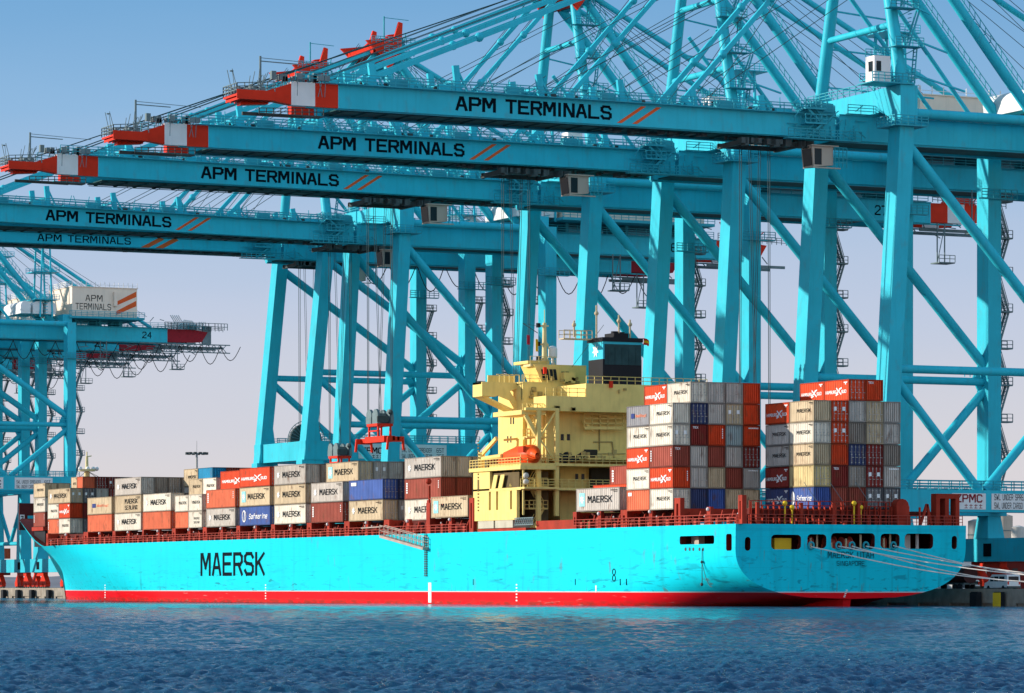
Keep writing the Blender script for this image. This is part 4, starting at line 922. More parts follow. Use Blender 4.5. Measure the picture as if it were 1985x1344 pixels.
# second letter: m s b w lettering, h f p c q x; third: d doors, p doors with placards, w corrugated
P('a', 2, 1, ['Tcw']); P('a', 2, 2, ['Wmw']); P('a', 2, 3, ['Bmw']); P('a', 3, 1, ['Txw']); P('a', 3, 2, ['Bxw']); P('a', 3, 3, ['Bxw'])
for r, k in enumerate([['Bmd', 'Oxw'], ['Mxd', 'Mxd'], ['Mxw', 'Mxp'], ['Dxd', 'Dxd']]): P('a', 5 + r, 3, k, 1.3)
P('b', 1, 1, ['Ocw', 'Wmd']); P('b', 1, 2, ['Wmw', 'Rhw']); P('b', 1, 3, ['Bwp'])
for r, k in ((2, 'Dxp'), (3, 'Gxd'), (4, 'Mxd')): P('b', r, 3, [k])
P('b', 2, 2, ['Mxd', 'Mxw']); P('b', 2, 1, ['Dxd', 'Dxd'])
P('c', 0, 1, ['Oxd']); P('c', 0, 2, ['Bpd']); P('c', 1, 1, ['Dxd']); P('c', 1, 2, ['Lxd'])
P('d', 0, 1, ['Wwd']); P('d', 0, 2, ['Bsd']); P('d', 0, 3, ['Gwd'])
for r, k in ((1, 'Lxw'), (2, 'Lxd'), (3, 'Gxw'), (4, 'Nxw')): P('d', r, 3, [k])
P('e', 0, 1, ['Oxd']); P('e', 0, 2, ['Wwd']); P('e', 1, 1, ['Mxd']); P('e', 1, 2, ['Dxd'])
for r, k in ((3, ['Bmd', 'Sxw']), (4, ['Txw', 'Txw']), (5, ['Txw', 'Lxw'])): P('e', r, 3, k, 1.3); P('e', r, 2, ['Gxw'], 1.3); P('e', r, 1, ['Lxw'], 1.3)
P('f', 0, 1, ['Oxd', 'Wsd']); P('f', 0, 2, ['Wmd', 'Wmw']); P('f', 1, 3, ['Bmd', 'Wmw']); P('f', 1, 1, ['Dxd', 'Lxd']); P('f', 1, 2, ['Dxd', 'Gxw']); P('f', 2, 3, ['Gxw', 'Gxw'])
P('g', 0, 1, ['Gwd']); P('g', 0, 2, ['Ocd']); P('g', 1, 3, ['Rhw']); P('g', 1, 2, ['Mxd']); P('g', 1, 1, ['Gxd']); P('g', 2, 3, ['Mxw'])
P('h', 0, 1, ['Ufd']); P('h', 0, 2, ['Bbd']); P('h', 0, 3, ['Rhd']); P('h', 1, 1, ['Nxp']); P('h', 1, 2, ['Lxd']); P('h', 1, 3, ['Mxw'])
P('i', 0, 1, ['Wwd']); P('i', 0, 2, ['Bwd']); P('i', 0, 3, ['Gwd'])
for r, k in ((1, 'Lxd'), (2, 'Bxd'), (3, 'Lxd')): P('i', r, 3, [k])
P('i', 1, 1, ['Txd']); P('i', 1, 2, ['Lxd'])
P('j', 0, 1, ['Tcd']); P('j', 0, 2, ['Gwd']); P('j', 1, 3, ['Bbd']); P('j', 1, 1, ['Mxd']); P('j', 1, 2, ['Gxd'])
for r, k in ((2, 'Gxp'), (3, 'Gxd'), (4, 'Mxp'), (5, 'Mxd')): P('j', r, 3, [k])
P('k', 0, 1, ['Bwd']); P('k', 0, 2, ['Uqd']); P('k', 1, 1, ['Gxp']); P('k', 1, 2, ['Nxd']); P('k', 2, 1, ['Lxd']); P('k', 2, 2, ['Mxd'])
P('l', 1, 1, ['Wwd']); P('l', 1, 2, ['Tcw']); P('l', 1, 3, ['Gww'])
for r, a_, b_ in ((2, 'Txw', 'Gxw'), (3, 'Gxw', 'Gxw'), (4, 'Gxw', 'Txw')): P('l', r, 2, [a_]); P('l', r, 3, [b_])
P('m', 0, 1, ['Bbd']); P('m', 1, 1, ['Txd'])
P('n', 0, 1, ['Gbd']); P('n', 1, 1, ['Rxd'], .5); P('n', 2, 1, ['Txw']); P('n', 2, 2, ['Tcw'])
P('n', 1, 2, ['Rxw']) if False else None
O = {6: (1, ['Rhd', 'Wmd'], ['', 'Gxd', 'Gxd', 'Rxw']),
     5: (0, ['Ppd', 'Wmw'], ['', 'Nxd', 'Gxw', 'Bxp', 'Rxw']), 4: (0, ['Wmd', 'Wmp'], ['', 'MxwT', 'RxwV', 'Cxw', 'RxwH']),
     3: (0, ['Rhd', 'TcwT'], ['', 'Gxw', 'Txw', 'Gxw', 'Mxd']), 2: (0, ['Wmd', 'RhwV'], ['', 'Gxd', 'Bxw', 'Txw', 'GxwH']), 1: (0, ['Oqd', 'Wmd'], ['', 'Nxw', 'Uxw', 'Bxw', 'Bxw'])}
for t_, (r0, sides, ends) in O.items():
    P('o', r0, t_, sides)
    for k, e in enumerate(ends[1:]): P('o', r0 + k + 1, t_, [e[:3], e])
O = {6: (7, ['Rhd', 'Rhd'], ['', 'RxwT']), 5: (5, ['Rhd', 'Bmw'], ['', 'Rxp', 'Gxd', 'Bxd', 'Gxw']), 4: (5, ['Gmd', 'Wmd'], ['', 'Rxp', 'Lxw', 'Bxd', 'Gxd']),
     3: (5, ['Gmd', 'Bmw'], ['', 'Rxw', 'Nxd', 'Mxd', 'Lxw']), 2: (5, ['Mhd', 'Yxd'], ['', 'MxwT', 'Lxd', 'Mxp', 'GxwH']), 1: (5, ['Nhd', 'Ufw'], ['', 'Txw', 'Txw', 'Dxp', 'Dxp'])}  # forward colour codes include the shadow there, such as maroon for red
for t_, (r0, sides, ends) in O.items():
    P('p', r0, t_, sides)
    for k, e in enumerate(ends[1:]): P('p', r0 + k + 1, t_, [e[:3], e])

# ------------------------------------------------------------------ gantry cranes
XW, XL, YN, WD = 250.0, 280.5, 410.8, 21.5                     # rails, near frame, distance between the two frames
GYN, GYF, GW = YN + 6.5, YN + 14.2, 1.25                       # the two girders
Z0, Z1 = 61.1, 64.0
LEAN = 3.3
def xleg(z): return XW + 3.3 - LEAN * (66 - z) / 56
def leg(mb, xa, ya, za, xb, yb, zb, sx=1.0, sy=1.3, k=1.0):
    sx *= 1.06; sy *= 1.06
    mb.hexa([(xa - sx, ya - sy, za), (xa + sx, ya - sy, za), (xa + sx, ya + sy, za), (xa - sx, ya + sy, za)],
            [(xb - sx * k, yb - sy * k, zb), (xb + sx * k, yb - sy * k, zb), (xb + sx * k, yb + sy * k, zb), (xb - sx * k, yb + sy * k, zb)])
SHADE_RED = mat('shaded_red_paint', (.30, .02, .03), .6, .15)  # red of the far crane tails with their shade put into the colour
def make_crane(typ, label):
    global LEAN
    A_ = typ == 'A'; C_ = typ == 'C'; LEAN = 3.3 if A_ else 5.6
    zp0, zp1 = (12.2, 15.1) if A_ else (24.9, 28.3); zm = 30.8 if A_ else 40.5
    YF = YN + WD; t = thing('gantry_crane', label, 'crane', (XW, YN, QZ), 'gantry cranes along the quay')
    for y, s in ((YN, 1), (YF, -1)):
        m = MB(); leg(m, xleg(zp0), y, zp0, xleg(66), y, 66.4, 1.0, 1.35)
        if not A_: m.hexa([(xleg(zp1) - 1.05, y - 1.4, zp0 - 1), (xleg(zp1) + 2.4, y - 1.4, zp0 - 1), (xleg(zp1) + 2.4, y + 1.4, zp0 - 1), (xleg(zp1) - 1.05, y + 1.4, zp0 - 1)], [(xleg(zp1 + 3.2) - .98, y - 1.37, zp1 + 3.2), (xleg(zp1 + 3.2) + 1.02, y - 1.37, zp1 + 3.2), (xleg(zp1 + 3.2) + 1.02, y + 1.37, zp1 + 3.2), (xleg(zp1 + 3.2) - .98, y + 1.37, zp1 + 3.2)])
        m.build('leg', BLUE, t)
        m = MB(); leg(m, XL, y, zp0, XL, y, 64.5, 1.0, 1.35); m.build('leg', BLUE, t)
        m = MB(); leg(m, XW - (0 if A_ else 1.2), y, 9.1, XW - (0 if A_ else 1.2), y, zp0 + .01, 1.3, 1.7, .75); m.build('lower_leg', BLUE, t)
        m = MB(); leg(m, XL, y, 9.1, XL, y, zp0 + .01, 1.3, 1.7, .75 if A_ else .8); m.build('lower_leg', BLUE, t)
        m = MB(); m.box(xleg(zp1) - (1.6 if A_ else 1.2), XL + 1.9, y - 1.55, y + 1.55, zp0 + .01, zp1 - .01); pb = m.build('portal_beam', BLUE, t)
        m = MB(); m.rail((XW + 1.6, y - 1.65, zp1), (XL + 1.8, y - 1.65, zp1), 1.2, 1.6, .05, 2); m.rail((XW + 1.6, y + 1.45, zp1), (XL + 1.8, y + 1.45, zp1), 1.2, 1.6, .05, 2); m.build('railing', BLUE2, pb)
        xm = (XW + XL) / 2
        for a, b, r in (((xleg(60) + 1, y, 60), (XL - .6, y, zm + 2.0), .72), ((xleg(zm), y, zm), (XL, y, zm), .55), ((xleg(zm) + .6, y, zm - 1.0), (xm - .3, y, zp1), .62), ((XL - .6, y, zm - 1.0), (xm + .6, y, zp1), .62), ((xleg(63.6) + .5, y, 64.2), (XL, y, 64.2), .62)):
            m = MB(); m.tube(a, b, r, 14); m.build('brace', BLUE, t)
        m = MB(); m.prism([(XL - 2.6, y, zm + .5), (XL - .9, y, zm + 4.2), (XL - .9, y, zm - 3)], (0, .3, 0)); m.rail((XL - 4.5, y - .8, zm + .6), (XL - 1, y - .8, zm + .6), 1.1, .8, .05); m.build('node_plate', BLUE, t)
    for x in (XW, XL):
        m = MB(); m.box(x - 1.25, x + 1.25, YN - 4.5, YF + 4.5, 5.9, 9.11); sb = m.build('sill_beam', BLUE, t)
        m = MB()
        for yq in (YN - 1, YF - 2.5):
            m.box(x - 1.35, x - 1.25, yq, yq + 1.9, 6.6, 8.4)
        m.build('number_plate', INK, sb)
        for yc_ in (YN, YF):
            m = MB()
            for k in (-1, 1):
                yq = yc_ + k * 3.1; m.hexa([(x - .55, yq - 2.6, 3.2), (x + .55, yq - 2.6, 3.2), (x + .55, yq + 2.6, 3.2), (x - .55, yq + 2.6, 3.2)], [(x - .6, yq - .7, 5.1), (x + .6, yq - .7, 5.1), (x + .6, yq + .7, 5.1), (x - .6, yq + .7, 5.1)])
                for e in (-1.5, 1.5): m.box(x - .5, x + .5, yq + e - 1.0, yq + e + 1.0, 2.5, 3.3)
            m.box(x - .6, x + .6, yc_ - 3.6, yc_ + 3.6, 5.0, 5.9); bg_ = m.build('bogie', RED, t)
            m = MB()
            for k in range(8): yq = yc_ - 5.3 + k * 1.51; m.tube((x - .35, yq, QZ + .36), (x + .35, yq, QZ + .36), .36, 10)
            m.build('wheel', STEEL, bg_)
    # upper cross beams over the girders, leg-top platforms
    m = MB(); xq = xleg(66)
    m.box(xq - 1.15, xq + 1.15, YN + 4.1, YF - 4.1, 64.6, 67.6); m.build('cross_beam', BLUE, t); m = MB(); m.box(XL - 1.1, XL + 1.1, YN + 1.7, YF - 1.7, 64.25, 66.6); m.build('cross_beam', BLUE, t); m = MB()
    m.hexa([(xq - 1.3, YN - 1.5, 62.6), (xq + 1.3, YN - 1.5, 62.6), (xq + 1.3, YN + 4.2, 64.9), (xq - 1.3, YN + 4.2, 64.9)], [(xq - 1.3, YN - 1.5, 67.61), (xq + 1.3, YN - 1.5, 67.61), (xq + 1.3, YN + 4.2, 67.61), (xq - 1.3, YN + 4.2, 67.61)])
    m.hexa([(xq - 1.3, YF - 4.2, 64.9), (xq + 1.3, YF - 4.2, 64.9), (xq + 1.3, YF + 1.5, 62.6), (xq - 1.3, YF + 1.5, 62.6)], [(xq - 1.3, YF - 4.2, 67.61), (xq + 1.3, YF - 4.2, 67.61), (xq + 1.3, YF + 1.5, 67.61), (xq - 1.3, YF + 1.5, 67.61)])
    m.build('cross_beam', BLUE, t)
    m = MB()
    for y in (YN, YF):
        xx = xleg(62.6); m.box(xx - 2.4, xx + 2.6, y - 2.3, y + 2.3, 62.2, 62.35)
        m.rail((xx - 2.4, y - 2.3, 62.35), (xx + 2.6, y - 2.3, 62.35), 1.2, .9, .05, 2); m.rail((xx - 2.4, y - 2.3, 62.35), (xx - 2.4, y + 2.3, 62.35), 1.2, .9, .05, 2)
        m.box(XL - 2.6, XL + 3.2, y - 2.2, y - 1.4, 56.0, 56.15); m.rail((XL - 2.6, y - 2.2, 56.15), (XL + 3.2, y - 2.2, 56.15), 1.2, .9, .05, 2)
    m.rail((xq - 1.2, YN - 1, 67.6), (xq - 1.2, YF + 1, 67.6), 1.2, 1.5, .05, 2); m.build('leg_platform', BLUE2, t)
    # landside girder, waterside boom
    xb0, xb1 = 247.2, (307.0 if C_ else 317.0)
    for y in (GYN, GYF):
        m = MB(); m.box(xb0, xb1, y - GW / 2, y + GW / 2, Z0 - .15, Z1 + .2); m.box(xb0, xb1, y - GW / 2 - .25, y + GW / 2 + .25, Z1 + .2, Z1 + .32); m.box(xb0, xb1 + 6, y - .3, y + .3, Z0 - .35, Z0 - .151); m.build('girder', BLUE, t)
        m = MB(); m.box(xb1 + .003, xb1 + 3.2, y - GW / 2, y + GW / 2, Z0, Z1 + .2, 0); m.box(xb1 + 3.204, xb1 + 6.4, y - GW / 2, y + GW / 2, Z0, Z1 + .2, 1)
        m.hexa([(xb1 + 6.404, y - GW / 2, Z0), (xb1 + 8.8, y - GW / 2, Z0 + .2), (xb1 + 8.8, y + GW / 2, Z0 + .2), (xb1 + 6.404, y + GW / 2, Z0)], [(xb1 + 6.404, y - GW / 2, Z1 + .2), (xb1 + 10.3, y - GW / 2, Z1 - .3), (xb1 + 10.3, y + GW / 2, Z1 - .3), (xb1 + 6.404, y + GW / 2, Z1 + .2)], 0)
        m.build('girder_tail', [RED, WHITE] if A_ else [SHADE_RED, SHADE_RED], t)
        zb_ = Z0 if A_ else Z0 + .75
        m = MB(); m.box(176.0, 246.6, y - GW / 2, y + GW / 2, zb_, Z1 - .1); m.box(176.0, 246.6, y - GW / 2 - .2, y + GW / 2 + .2, Z1 - .1, Z1 + .02); m.box(172, 246.6, y - .28, y + .28, zb_ - .10, zb_ - .001); bo = m.build('boom', BLUE, t)
        m = MB(); w = GW / 2
        m.box(172.95, 175.997, y - w, y + w, Z0, Z1, 0)
        if y == GYF: m.build('boom_tip', [RED, WHITE], t); continue
        m.box(169.8, 172.947, y - w, y + w, Z0 + .05, Z1 + .02, 1)
        m.hexa([(166.8, y - w, Z0 + .5), (169.797, y - w, Z0 + .1), (169.797, y + w, Z0 + .1), (166.8, y + w, Z0 + .5)], [(166.8, y - w, Z1 - 1.2), (169.797, y - w, Z1 - .2), (169.797, y + w, Z1 - .2), (166.8, y + w, Z1 - 1.2)], 0)
        m.hexa([(163.2, y - w, Z0 - .3), (166.797, y - w, Z0 + .0), (166.797, y + w, Z0 + .0), (163.2, y + w, Z0 - .3)], [(163.2, y - w, Z0 + .7), (166.797, y - w, Z0 + 1.6), (166.797, y + w, Z0 + 1.6), (163.2, y + w, Z0 + .7)], 0)
        m.build('boom_tip', [RED, WHITE], t)
    m = MB()
    m.hexa([(161.8, GYN - 3.0, Z0 + .5), (166.7, GYN - 3.0, Z0 + .9), (166.7, GYN + 1.6, Z0 + .9), (161.8, GYN + 1.6, Z0 + .5)], [(161.8, GYN - 3.0, Z0 + .75), (166.7, GYN - 3.0, Z0 + 1.15), (166.7, GYN + 1.6, Z0 + 1.15), (161.8, GYN + 1.6, Z0 + .75)])
    for k in range(9): x = 162.1 + k * .55; m.box(x, x + .12, GYN - 3.0, GYN + 1.6, Z0 + .1, Z0 + .5 + k * .035)
    m.box(161.75, 166.6, GYN - 3.1, GYN - 2.95, Z0 + .1, Z0 + 1.25); m.build('tip_platform', RED, t)
    m = MB(); zt = Z0 + 1.1
    m.rail((161.8, GYN - 3, zt - .3), (166.7, GYN - 3, zt + .1), 1.2, .9, .05, 2); m.rail((161.8, GYN + 1.6, zt - .3), (166.7, GYN + 1.6, zt), 1.2, .9, .05, 2); m.rail((161.8, GYN - 3, zt - .3), (161.8, GYN + 1.6, zt - .3), 1.2, .9, .05, 2)
    m.tube((165.6, GYN - 1, zt), (165.6, GYN - 1, zt + 4.6), .15, 8); m.beam((165.6, GYN - 1, zt + 4.4), (174.8, GYN - 1, zt + 4.1), .07); m.beam((165.6, GYN - 1, zt + 4.0), (170.5, GYN - 1, zt + 3.9), .12)
    rr = random.Random(2)
    for k in range(30):
        x = rr.uniform(162.3, 174); y = rr.choice((GYN - 1.6, GYN - .4, GYN + .6)); m.box(x, x + rr.uniform(.2, .7), y, y + .6, zt + (.1 if x < 167 else 2.0), zt + rr.uniform(.5, 1.1) + (0 if x < 167 else 2.0))
        m.beam((x, y, zt), (x + rr.uniform(-1, 1.5), y, zt + rr.uniform(1.5, 3)), .07)
    m.beam((161.5, GYN - 3, zt), (161.2, GYN - 3, zt + 2.2), .06); m.box(160.9, 161.3, GYN - 3.1, GYN - 2.8, zt + 2.2, zt + 2.35)
    m.build('tip_fittings', GREY, t)
    m = MB()
    m.rail((166, GYN + .4, Z0 - 1.3), (174.5, GYN + .4, Z0 - .9), .9, .9, .05); m.box(166, 174.5, GYN + .5, GYN + 2.2, Z0 - 1.1, Z0 - .95)
    m.box(164, 172, GYN + .8, GYN + 1.1, Z0 - 1.3, Z0 - .9); m.build('tip_buffer_frame', STEEL, t)
    # walkways, rails and clutter on top of boom and girder
    m = MB()
    for y, s in ((GYN, -1), (GYF, 1)):
        yo = y + s * 1.45; m.box(174, 246, min(yo, y + s * .85), max(yo, y + s * .85), Z1 - .02, Z1 + .08); m.rail((170, yo, Z1 + .08), (246, yo, Z1 + .08), 1.15, 1.9, .045, 2)
        m.rail((172, y - s * .6, Z1), (246, y - s * .6, Z1), 1.15, 2.3, .04, 1)
    m.build('walkway_railing', BLUE2, t)
    m = MB()
    for y, s in ((GYN, -1), (GYF, 1)): yo = y + s * 1.45; m.rail((248, yo, Z1 + .4), (316, yo, Z1 + .4), 1.15, 1.9, .045, 2); m.box(248, 316, min(yo, y + s * .85), max(yo, y + s * .85), Z1 + .33, Z1 + .4)
    m.build('girder_railing', BLUE2, t)
    m = MB(); rr = random.Random(9)
    for x in (181, 192.5, 204, 215.5, 226, 236):
        h = rr.choice((2.2, 3.0, 3.4)); m.beam((x, GYN, Z1), (x - .4, GYN, Z1 + h), .55, .8); m.beam((x, GYF, Z1), (x - .4, GYF, Z1 + h), .55, .8); m.beam((x - .3, GYN, Z1 + h * .45), (x - .3, GYF, Z1 + h * .45), .3)
        m.beam((x + 1.4, GYN, Z1), (x, GYN, Z1 + h * .8), .22)
    for i in range(90):
        x = rr.uniform(177, 244); y = rr.choice((GYN - .2, GYN + 1.2, GYN + 4, GYF - 1)); l = rr.uniform(.4, 2.6); h = rr.uniform(.2, .85); m.box(x, x + l, y, y + rr.uniform(.3, .9), Z1 + .1, Z1 + .1 + h)
    for y in (GYN + 1.1, GYF - 1.1): m.beam((178, y, Z1 + .45), (246, y, Z1 + .45), .22); 
    for i in range(18): x = 178 + i * 3.9; m.box(x, x + .2, GYN + .6, GYF - .6, Z0 + .9, Z0 + 1.2)
    m.build('boom_fittings', BLUE, t)
    m = MB(); rr = random.Random(19)
    for y in (GYN, GYF):
        for dz, dy in ((.75, .25), (1.15, -.2), (1.5, .1)): m.beam((176, y + dy, Z1 + dz), (246, y + dy, Z1 + dz), .07)
        for i in range(44): x = 177 + i * 1.58; m.beam((x, y, Z1), (x + rr.uniform(-.8, .8), y, Z1 + rr.choice((1.0, 1.5, 1.6, 2.1))), .10)
    for i in range(34): x = 178 + i * 2.0; m.beam((x, GYN + .4, Z1 + .3), (x + 2.0, GYF - .4, Z1 + .3), .12); m.beam((x, GYF - .4, Z1 + .3), (x + 2.0, GYN + .4, Z1 + .3), .12)
    for x in (183, 199, 212, 229): m.box(x, x + 2.4, GYN - .5, GYN + .5, Z1 + .1, Z1 + 1.2)
    m.build('boom_truss', BLUE2, t)
    m = MB()
    for i in range(30): x = rr.uniform(178, 245); y = rr.choice((GYN + .3, GYN + 1.6)); m.tube((x, y, Z1 + .45), (x, y + .25, Z1 + .45), rr.uniform(.2, .5), 10)
    for i in range(34): x = rr.uniform(214, 243); y = rr.uniform(GYN + .8, GYN + 5); m.box(x, x + rr.uniform(.2, .9), y, y + rr.uniform(.3, 2), (Z0 if A_ else Z0 + .75) - .1 - rr.random() * .3, (Z0 if A_ else Z0 + .75) + .2)
    m.box(178, 246, GYN + .64, GYN + .75, Z0 + .05, Z0 + .3); m.build('rope_sheaves', STEEL, t)
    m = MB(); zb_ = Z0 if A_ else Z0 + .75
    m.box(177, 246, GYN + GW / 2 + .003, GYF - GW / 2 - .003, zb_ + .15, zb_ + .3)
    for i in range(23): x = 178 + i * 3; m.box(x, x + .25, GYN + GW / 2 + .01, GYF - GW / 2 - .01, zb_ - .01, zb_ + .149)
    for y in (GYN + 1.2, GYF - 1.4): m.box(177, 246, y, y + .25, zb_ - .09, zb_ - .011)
    m.build('underside_shade', mat('underside_shade_green', (.012, .085, .09), .6, .35, scale=.5), t)  # added dark sheet and bars: shade of the boom underside as colour
    m = MB(); m.box(248, 306, GYN + GW / 2 + .003, GYF - GW / 2 - .003, Z0 - .1, Z0 + .1); m.build('underside_shade', mat('underside_shade_green', (.012, .085, .09)), t)  # same added shade sheet between the landside girders
    # hinge: stairs and machinery by the waterside legs
    m = MB(); rr = random.Random(31)
    m.stairs(241.5, GYN - 2.2, Z0 - .3, Z1 + 1.2, 2.2, 1.9, (1, 0, 0), .7)
    for i in range(34):
        a = Vector((rr.uniform(239, 249.5), GYN - rr.uniform(.8, 2.4), rr.uniform(Z0 - .3, Z1 + 1.6))); m.beam(a, a + Vector((rr.choice((0, 1.1, 1.6)), 0, rr.choice((0, .8, -.8, 1.3)))), .11)
    m.box(238.5, 249.5, GYN - 2.4, GYN - 1.0, Z0 - .5, Z0 - .38); m.rail((238.5, GYN - 2.4, Z0 - .4), (249.5, GYN - 2.4, Z0 - .4), 1.2, .9, .05, 2)
    m.prism([(240.5, GYN - .7, Z1 - .1), (243.5, GYN - .7, Z1 + 1.8), (246.2, GYN - .7, Z1 + 1.6), (246.8, GYN - .7, Z1 - .2)], (0, .5, 0)); m.build('hinge_access', BLUE2, t)
    # pylon
    ZA = 95.0; ya_, yb_ = YN + 6.6, YN + 15.0; xa = XW + 3.2
    for y0_, y1_ in ((YN, ya_), (YF, yb_)):
        m = MB(); m.tube((xleg(66), y0_, 66.2), (xa, y1_, ZA - 2), .88, 16, .75); m.build('mast', BLUE, t)
    m = MB(); fr_ = lambda z, s: (YN + (ya_ - YN) * (z - 66) / (ZA - 68) if s < 0 else YF + (yb_ - YF) * (z - 66) / (ZA - 68))
    for z in (76, 86): m.tube((xa, fr_(z, -1), z), (xa, fr_(z, 1), z), .45, 10)
    m.build('mast_tie', BLUE, t)
    m = MB(); z = 67.8; k = 0
    while z < 92:
        y = fr_(z, -1); y2 = fr_(z + 5, -1); m.box(xa - 1.6, xa + 2.6, y - 1.5, y + .4, z + 4.9, z + 5.0); m.rail((xa - 1.6, y - 1.5, z + 5), (xa + 2.6, y - 1.5, z + 5), 1.1, .8, .05, 2)
        for o in (0, .8): m.beam((xa + 1.2, y - .6 - o, z), (xa + 2.4 + (1.2 if k % 2 else 0), y2 - .6 - o, z + 5), .12, .25)
        for i in range(9): tt = i / 9; m.beam((xa + 1.2 + 1.2 * tt, y - .6 + (y2 - y) * tt, z + 5 * tt), (xa + 1.2 + 1.2 * tt, y - 1.4 + (y2 - y) * tt, z + 5 * tt), .2, .06)
        m.beam((xa + .6, y, z + 4), (xa + 2.4, y - .6, z + 5), .12); z += 5.2; k += 1
    m.build('mast_stair', BLUE2, t)
    m = MB(); m.box(xa - 1.1, xa + 1.3, ya_ - 1.5, yb_ + 1.5, ZA - 2.2, ZA - .8); m.hexa([(xa - 3.2, ya_ - 1, ZA - .9), (xa + 1, ya_ - 1, ZA - 3), (xa + 1, yb_ + 1, ZA - 3), (xa - 3.2, yb_ + 1, ZA - .9)], [(xa - 3.4, ya_ - 1, ZA - .3), (xa + 1, ya_ - 1, ZA + .4), (xa + 1, yb_ + 1, ZA + .4), (xa - 3.4, yb_ + 1, ZA - .3)])
    m.prism([(xa - 1.6, ya_, ZA + .2), (xa + .2, ya_, ZA + 1.9), (xa + 1.3, ya_, ZA + 2.1), (xa + 1.4, ya_, ZA - 3)], (0, 1.0, 0)); m.prism([(xa - 1.6, yb_ - 1, ZA + .2), (xa + .2, yb_ - 1, ZA + 1.9), (xa + 1.3, yb_ - 1, ZA + 2.1), (xa + 1.4, yb_ - 1, ZA - 3)], (0, 1.0, 0))
    m.prism([(xa - 4.6, ya_ - 1.6, ZA + .5), (xa + .6, ya_ - 1.6, ZA + 1.2), (xa + 1.5, ya_ - 1.6, ZA + 4.0), (xa + 2.2, ya_ - 1.6, ZA + 3.8), (xa + 1.9, ya_ - 1.6, ZA - 1.5), (xa - .2, ya_ - 1.6, ZA - 4.2), (xa - 1.6, ya_ - 1.6, ZA - 2.2)], (0, .5, 0)); m.prism([(xa - 4.6, yb_ + 1.1, ZA + .5), (xa + .6, yb_ + 1.1, ZA + 1.2), (xa + 1.5, yb_ + 1.1, ZA + 4.0), (xa + 2.2, yb_ + 1.1, ZA + 3.8), (xa + 1.9, yb_ + 1.1, ZA - 1.5), (xa - .2, yb_ + 1.1, ZA - 4.2), (xa - 1.6, yb_ + 1.1, ZA - 2.2)], (0, .5, 0))
    for i in range(6): m.box(xa - 3.3 + .5 * i, xa - 3.1 + .5 * i, ya_ - 1.4, yb_ + 1.4, ZA - 1.6, ZA - .9)
    m.build('apex_frame', RED, t)
    m = MB(); rr = random.Random(5)
    for i in range(26): a = Vector((xa + rr.uniform(.5, 5), rr.uniform(ya_ - 1, yb_ + 1), ZA + rr.uniform(-3.5, .5))); m.beam(a, a + Vector((rr.uniform(-1, 1), 0, rr.uniform(.6, 2.2))), .14)
    m.rail((xa - 3.6, ya_ - 1.6, ZA + .2), (xa + 4.5, ya_ - 1.6, ZA + .2), 1.1, .8, .05, 2); m.rail((xa + 1, yb_ + 1.6, ZA + .2), (xa + 4.8, yb_ + 1.6, ZA - .4), 1.1, .8, .05, 2)
    m.tube((xa - .6, ya_, ZA), (xa - .6, ya_, ZA + 5), .15, 6); m.beam((xa - .6, ya_, ZA + 4.8), (xa + 4, ya_, ZA + 4.6), .1); m.box(xa + 1.5, xa + 4.6, ya_ - 1.5, yb_ + 1.5, ZA - 1.2, ZA - 1.0); m.box(xa + 1.6, xa + 3, ya_, yb_, ZA - 3, ZA + 1.6); m.build('apex_platform', BLUE2, t)
    # stays
    for (y, yt) in ((GYN, ya_), (GYF, yb_)):
        for xs in (179.5, 224.0):
            m = MB(); a = Vector((xa - 1.4, yt, ZA - .6)); b = Vector((xs, y, Z1 + .6)); m.beam(a, b, .45, .62)
            for tt in (.26, .52, .78): c = a.lerp(b, tt); m.ball(c, .62, 8)
            m.beam((xs + 1.6, y, Z1), (xs, y, Z1 + 1.3), .6); m.build('forestay', BLUE, t)
        m = MB(); m.tube((xa + .8, yt, ZA - 1.2), (XL - 1.5, y, Z1 + .4), .70, 12); m.build('backstay', BLUE, t)
        m = MB(); m.tube((xa + 1.2, yt, ZA - .6), (xb1 - 4, y, Z1 + .4), .42, 10); m.build('backstay', BLUE, t)
        m = MB(); a = Vector((xa + .8, yt, ZA - .4)); b = Vector((XL - 1.5, y, Z1 + 1.3))
        for o in (.35, 1.3): m.beam(a + Vector((.4, 0, o)), b + Vector((.4, 0, o)), .09)
        for i in range(30): c = a.lerp(b, i / 30) + Vector((.4, 0, .3)); m.beam(c, c + Vector((0, 0, 1.0)), .08); m.beam(c, c + Vector((0, .8, 0)), .12)
        m.build('brace_walkway', BLUE2, t)
        m = MB()
        for z in (70, 75, 80, 85): m.beam((xa, (YN + (ya_ - YN) * (z - 66) / 27) if y == GYN else (YF + (yb_ - YF) * (z - 66) / 27), z), (xa + (95 - z) * .55, y, z - 1.5), .22)
        m.tube((xa + .5, yt, 82), (XL - 12, y, Z1 + .5), .3, 8); m.build('mast_brace', BLUE, t)
        m = MB(); a = Vector((xa - 1, yt, ZA + .6))
        for k, xs in enumerate((168, 174, 225.5, 228)): m.tube(a + Vector((0, .5 * k, .35 * k)), (xs, y + .3 * k, Z1 + .6), .05, 4)
        for k in range(3): m.tube(a + Vector((0, .35 * k, 0)), (290 + 6 * k, y, Z1 + 3), .05, 4)
        for k in range(3): m.tube((xa - .5, yt + .2 * k, 90 - k * 4), (205 + 11 * k, y, Z1 + 1), .05, 4)
        m.build('hoist_line', ROPE, t)
    # machine house
    m = MB(); hx0, hx1, hy0, hy1, hz0, hz1 = (285.0, 312.5, YN + 2.2, YN + 19, 66.6, 74.0) if A_ else ((281.8, 298.0, YN + 2.2, YN + 19, 66.3, 73.2) if C_ else (300.0, 318.5, YN + 2.2, YN + 19, 66.6, 74.0)); hs = (hx1 - hx0) / 27.5
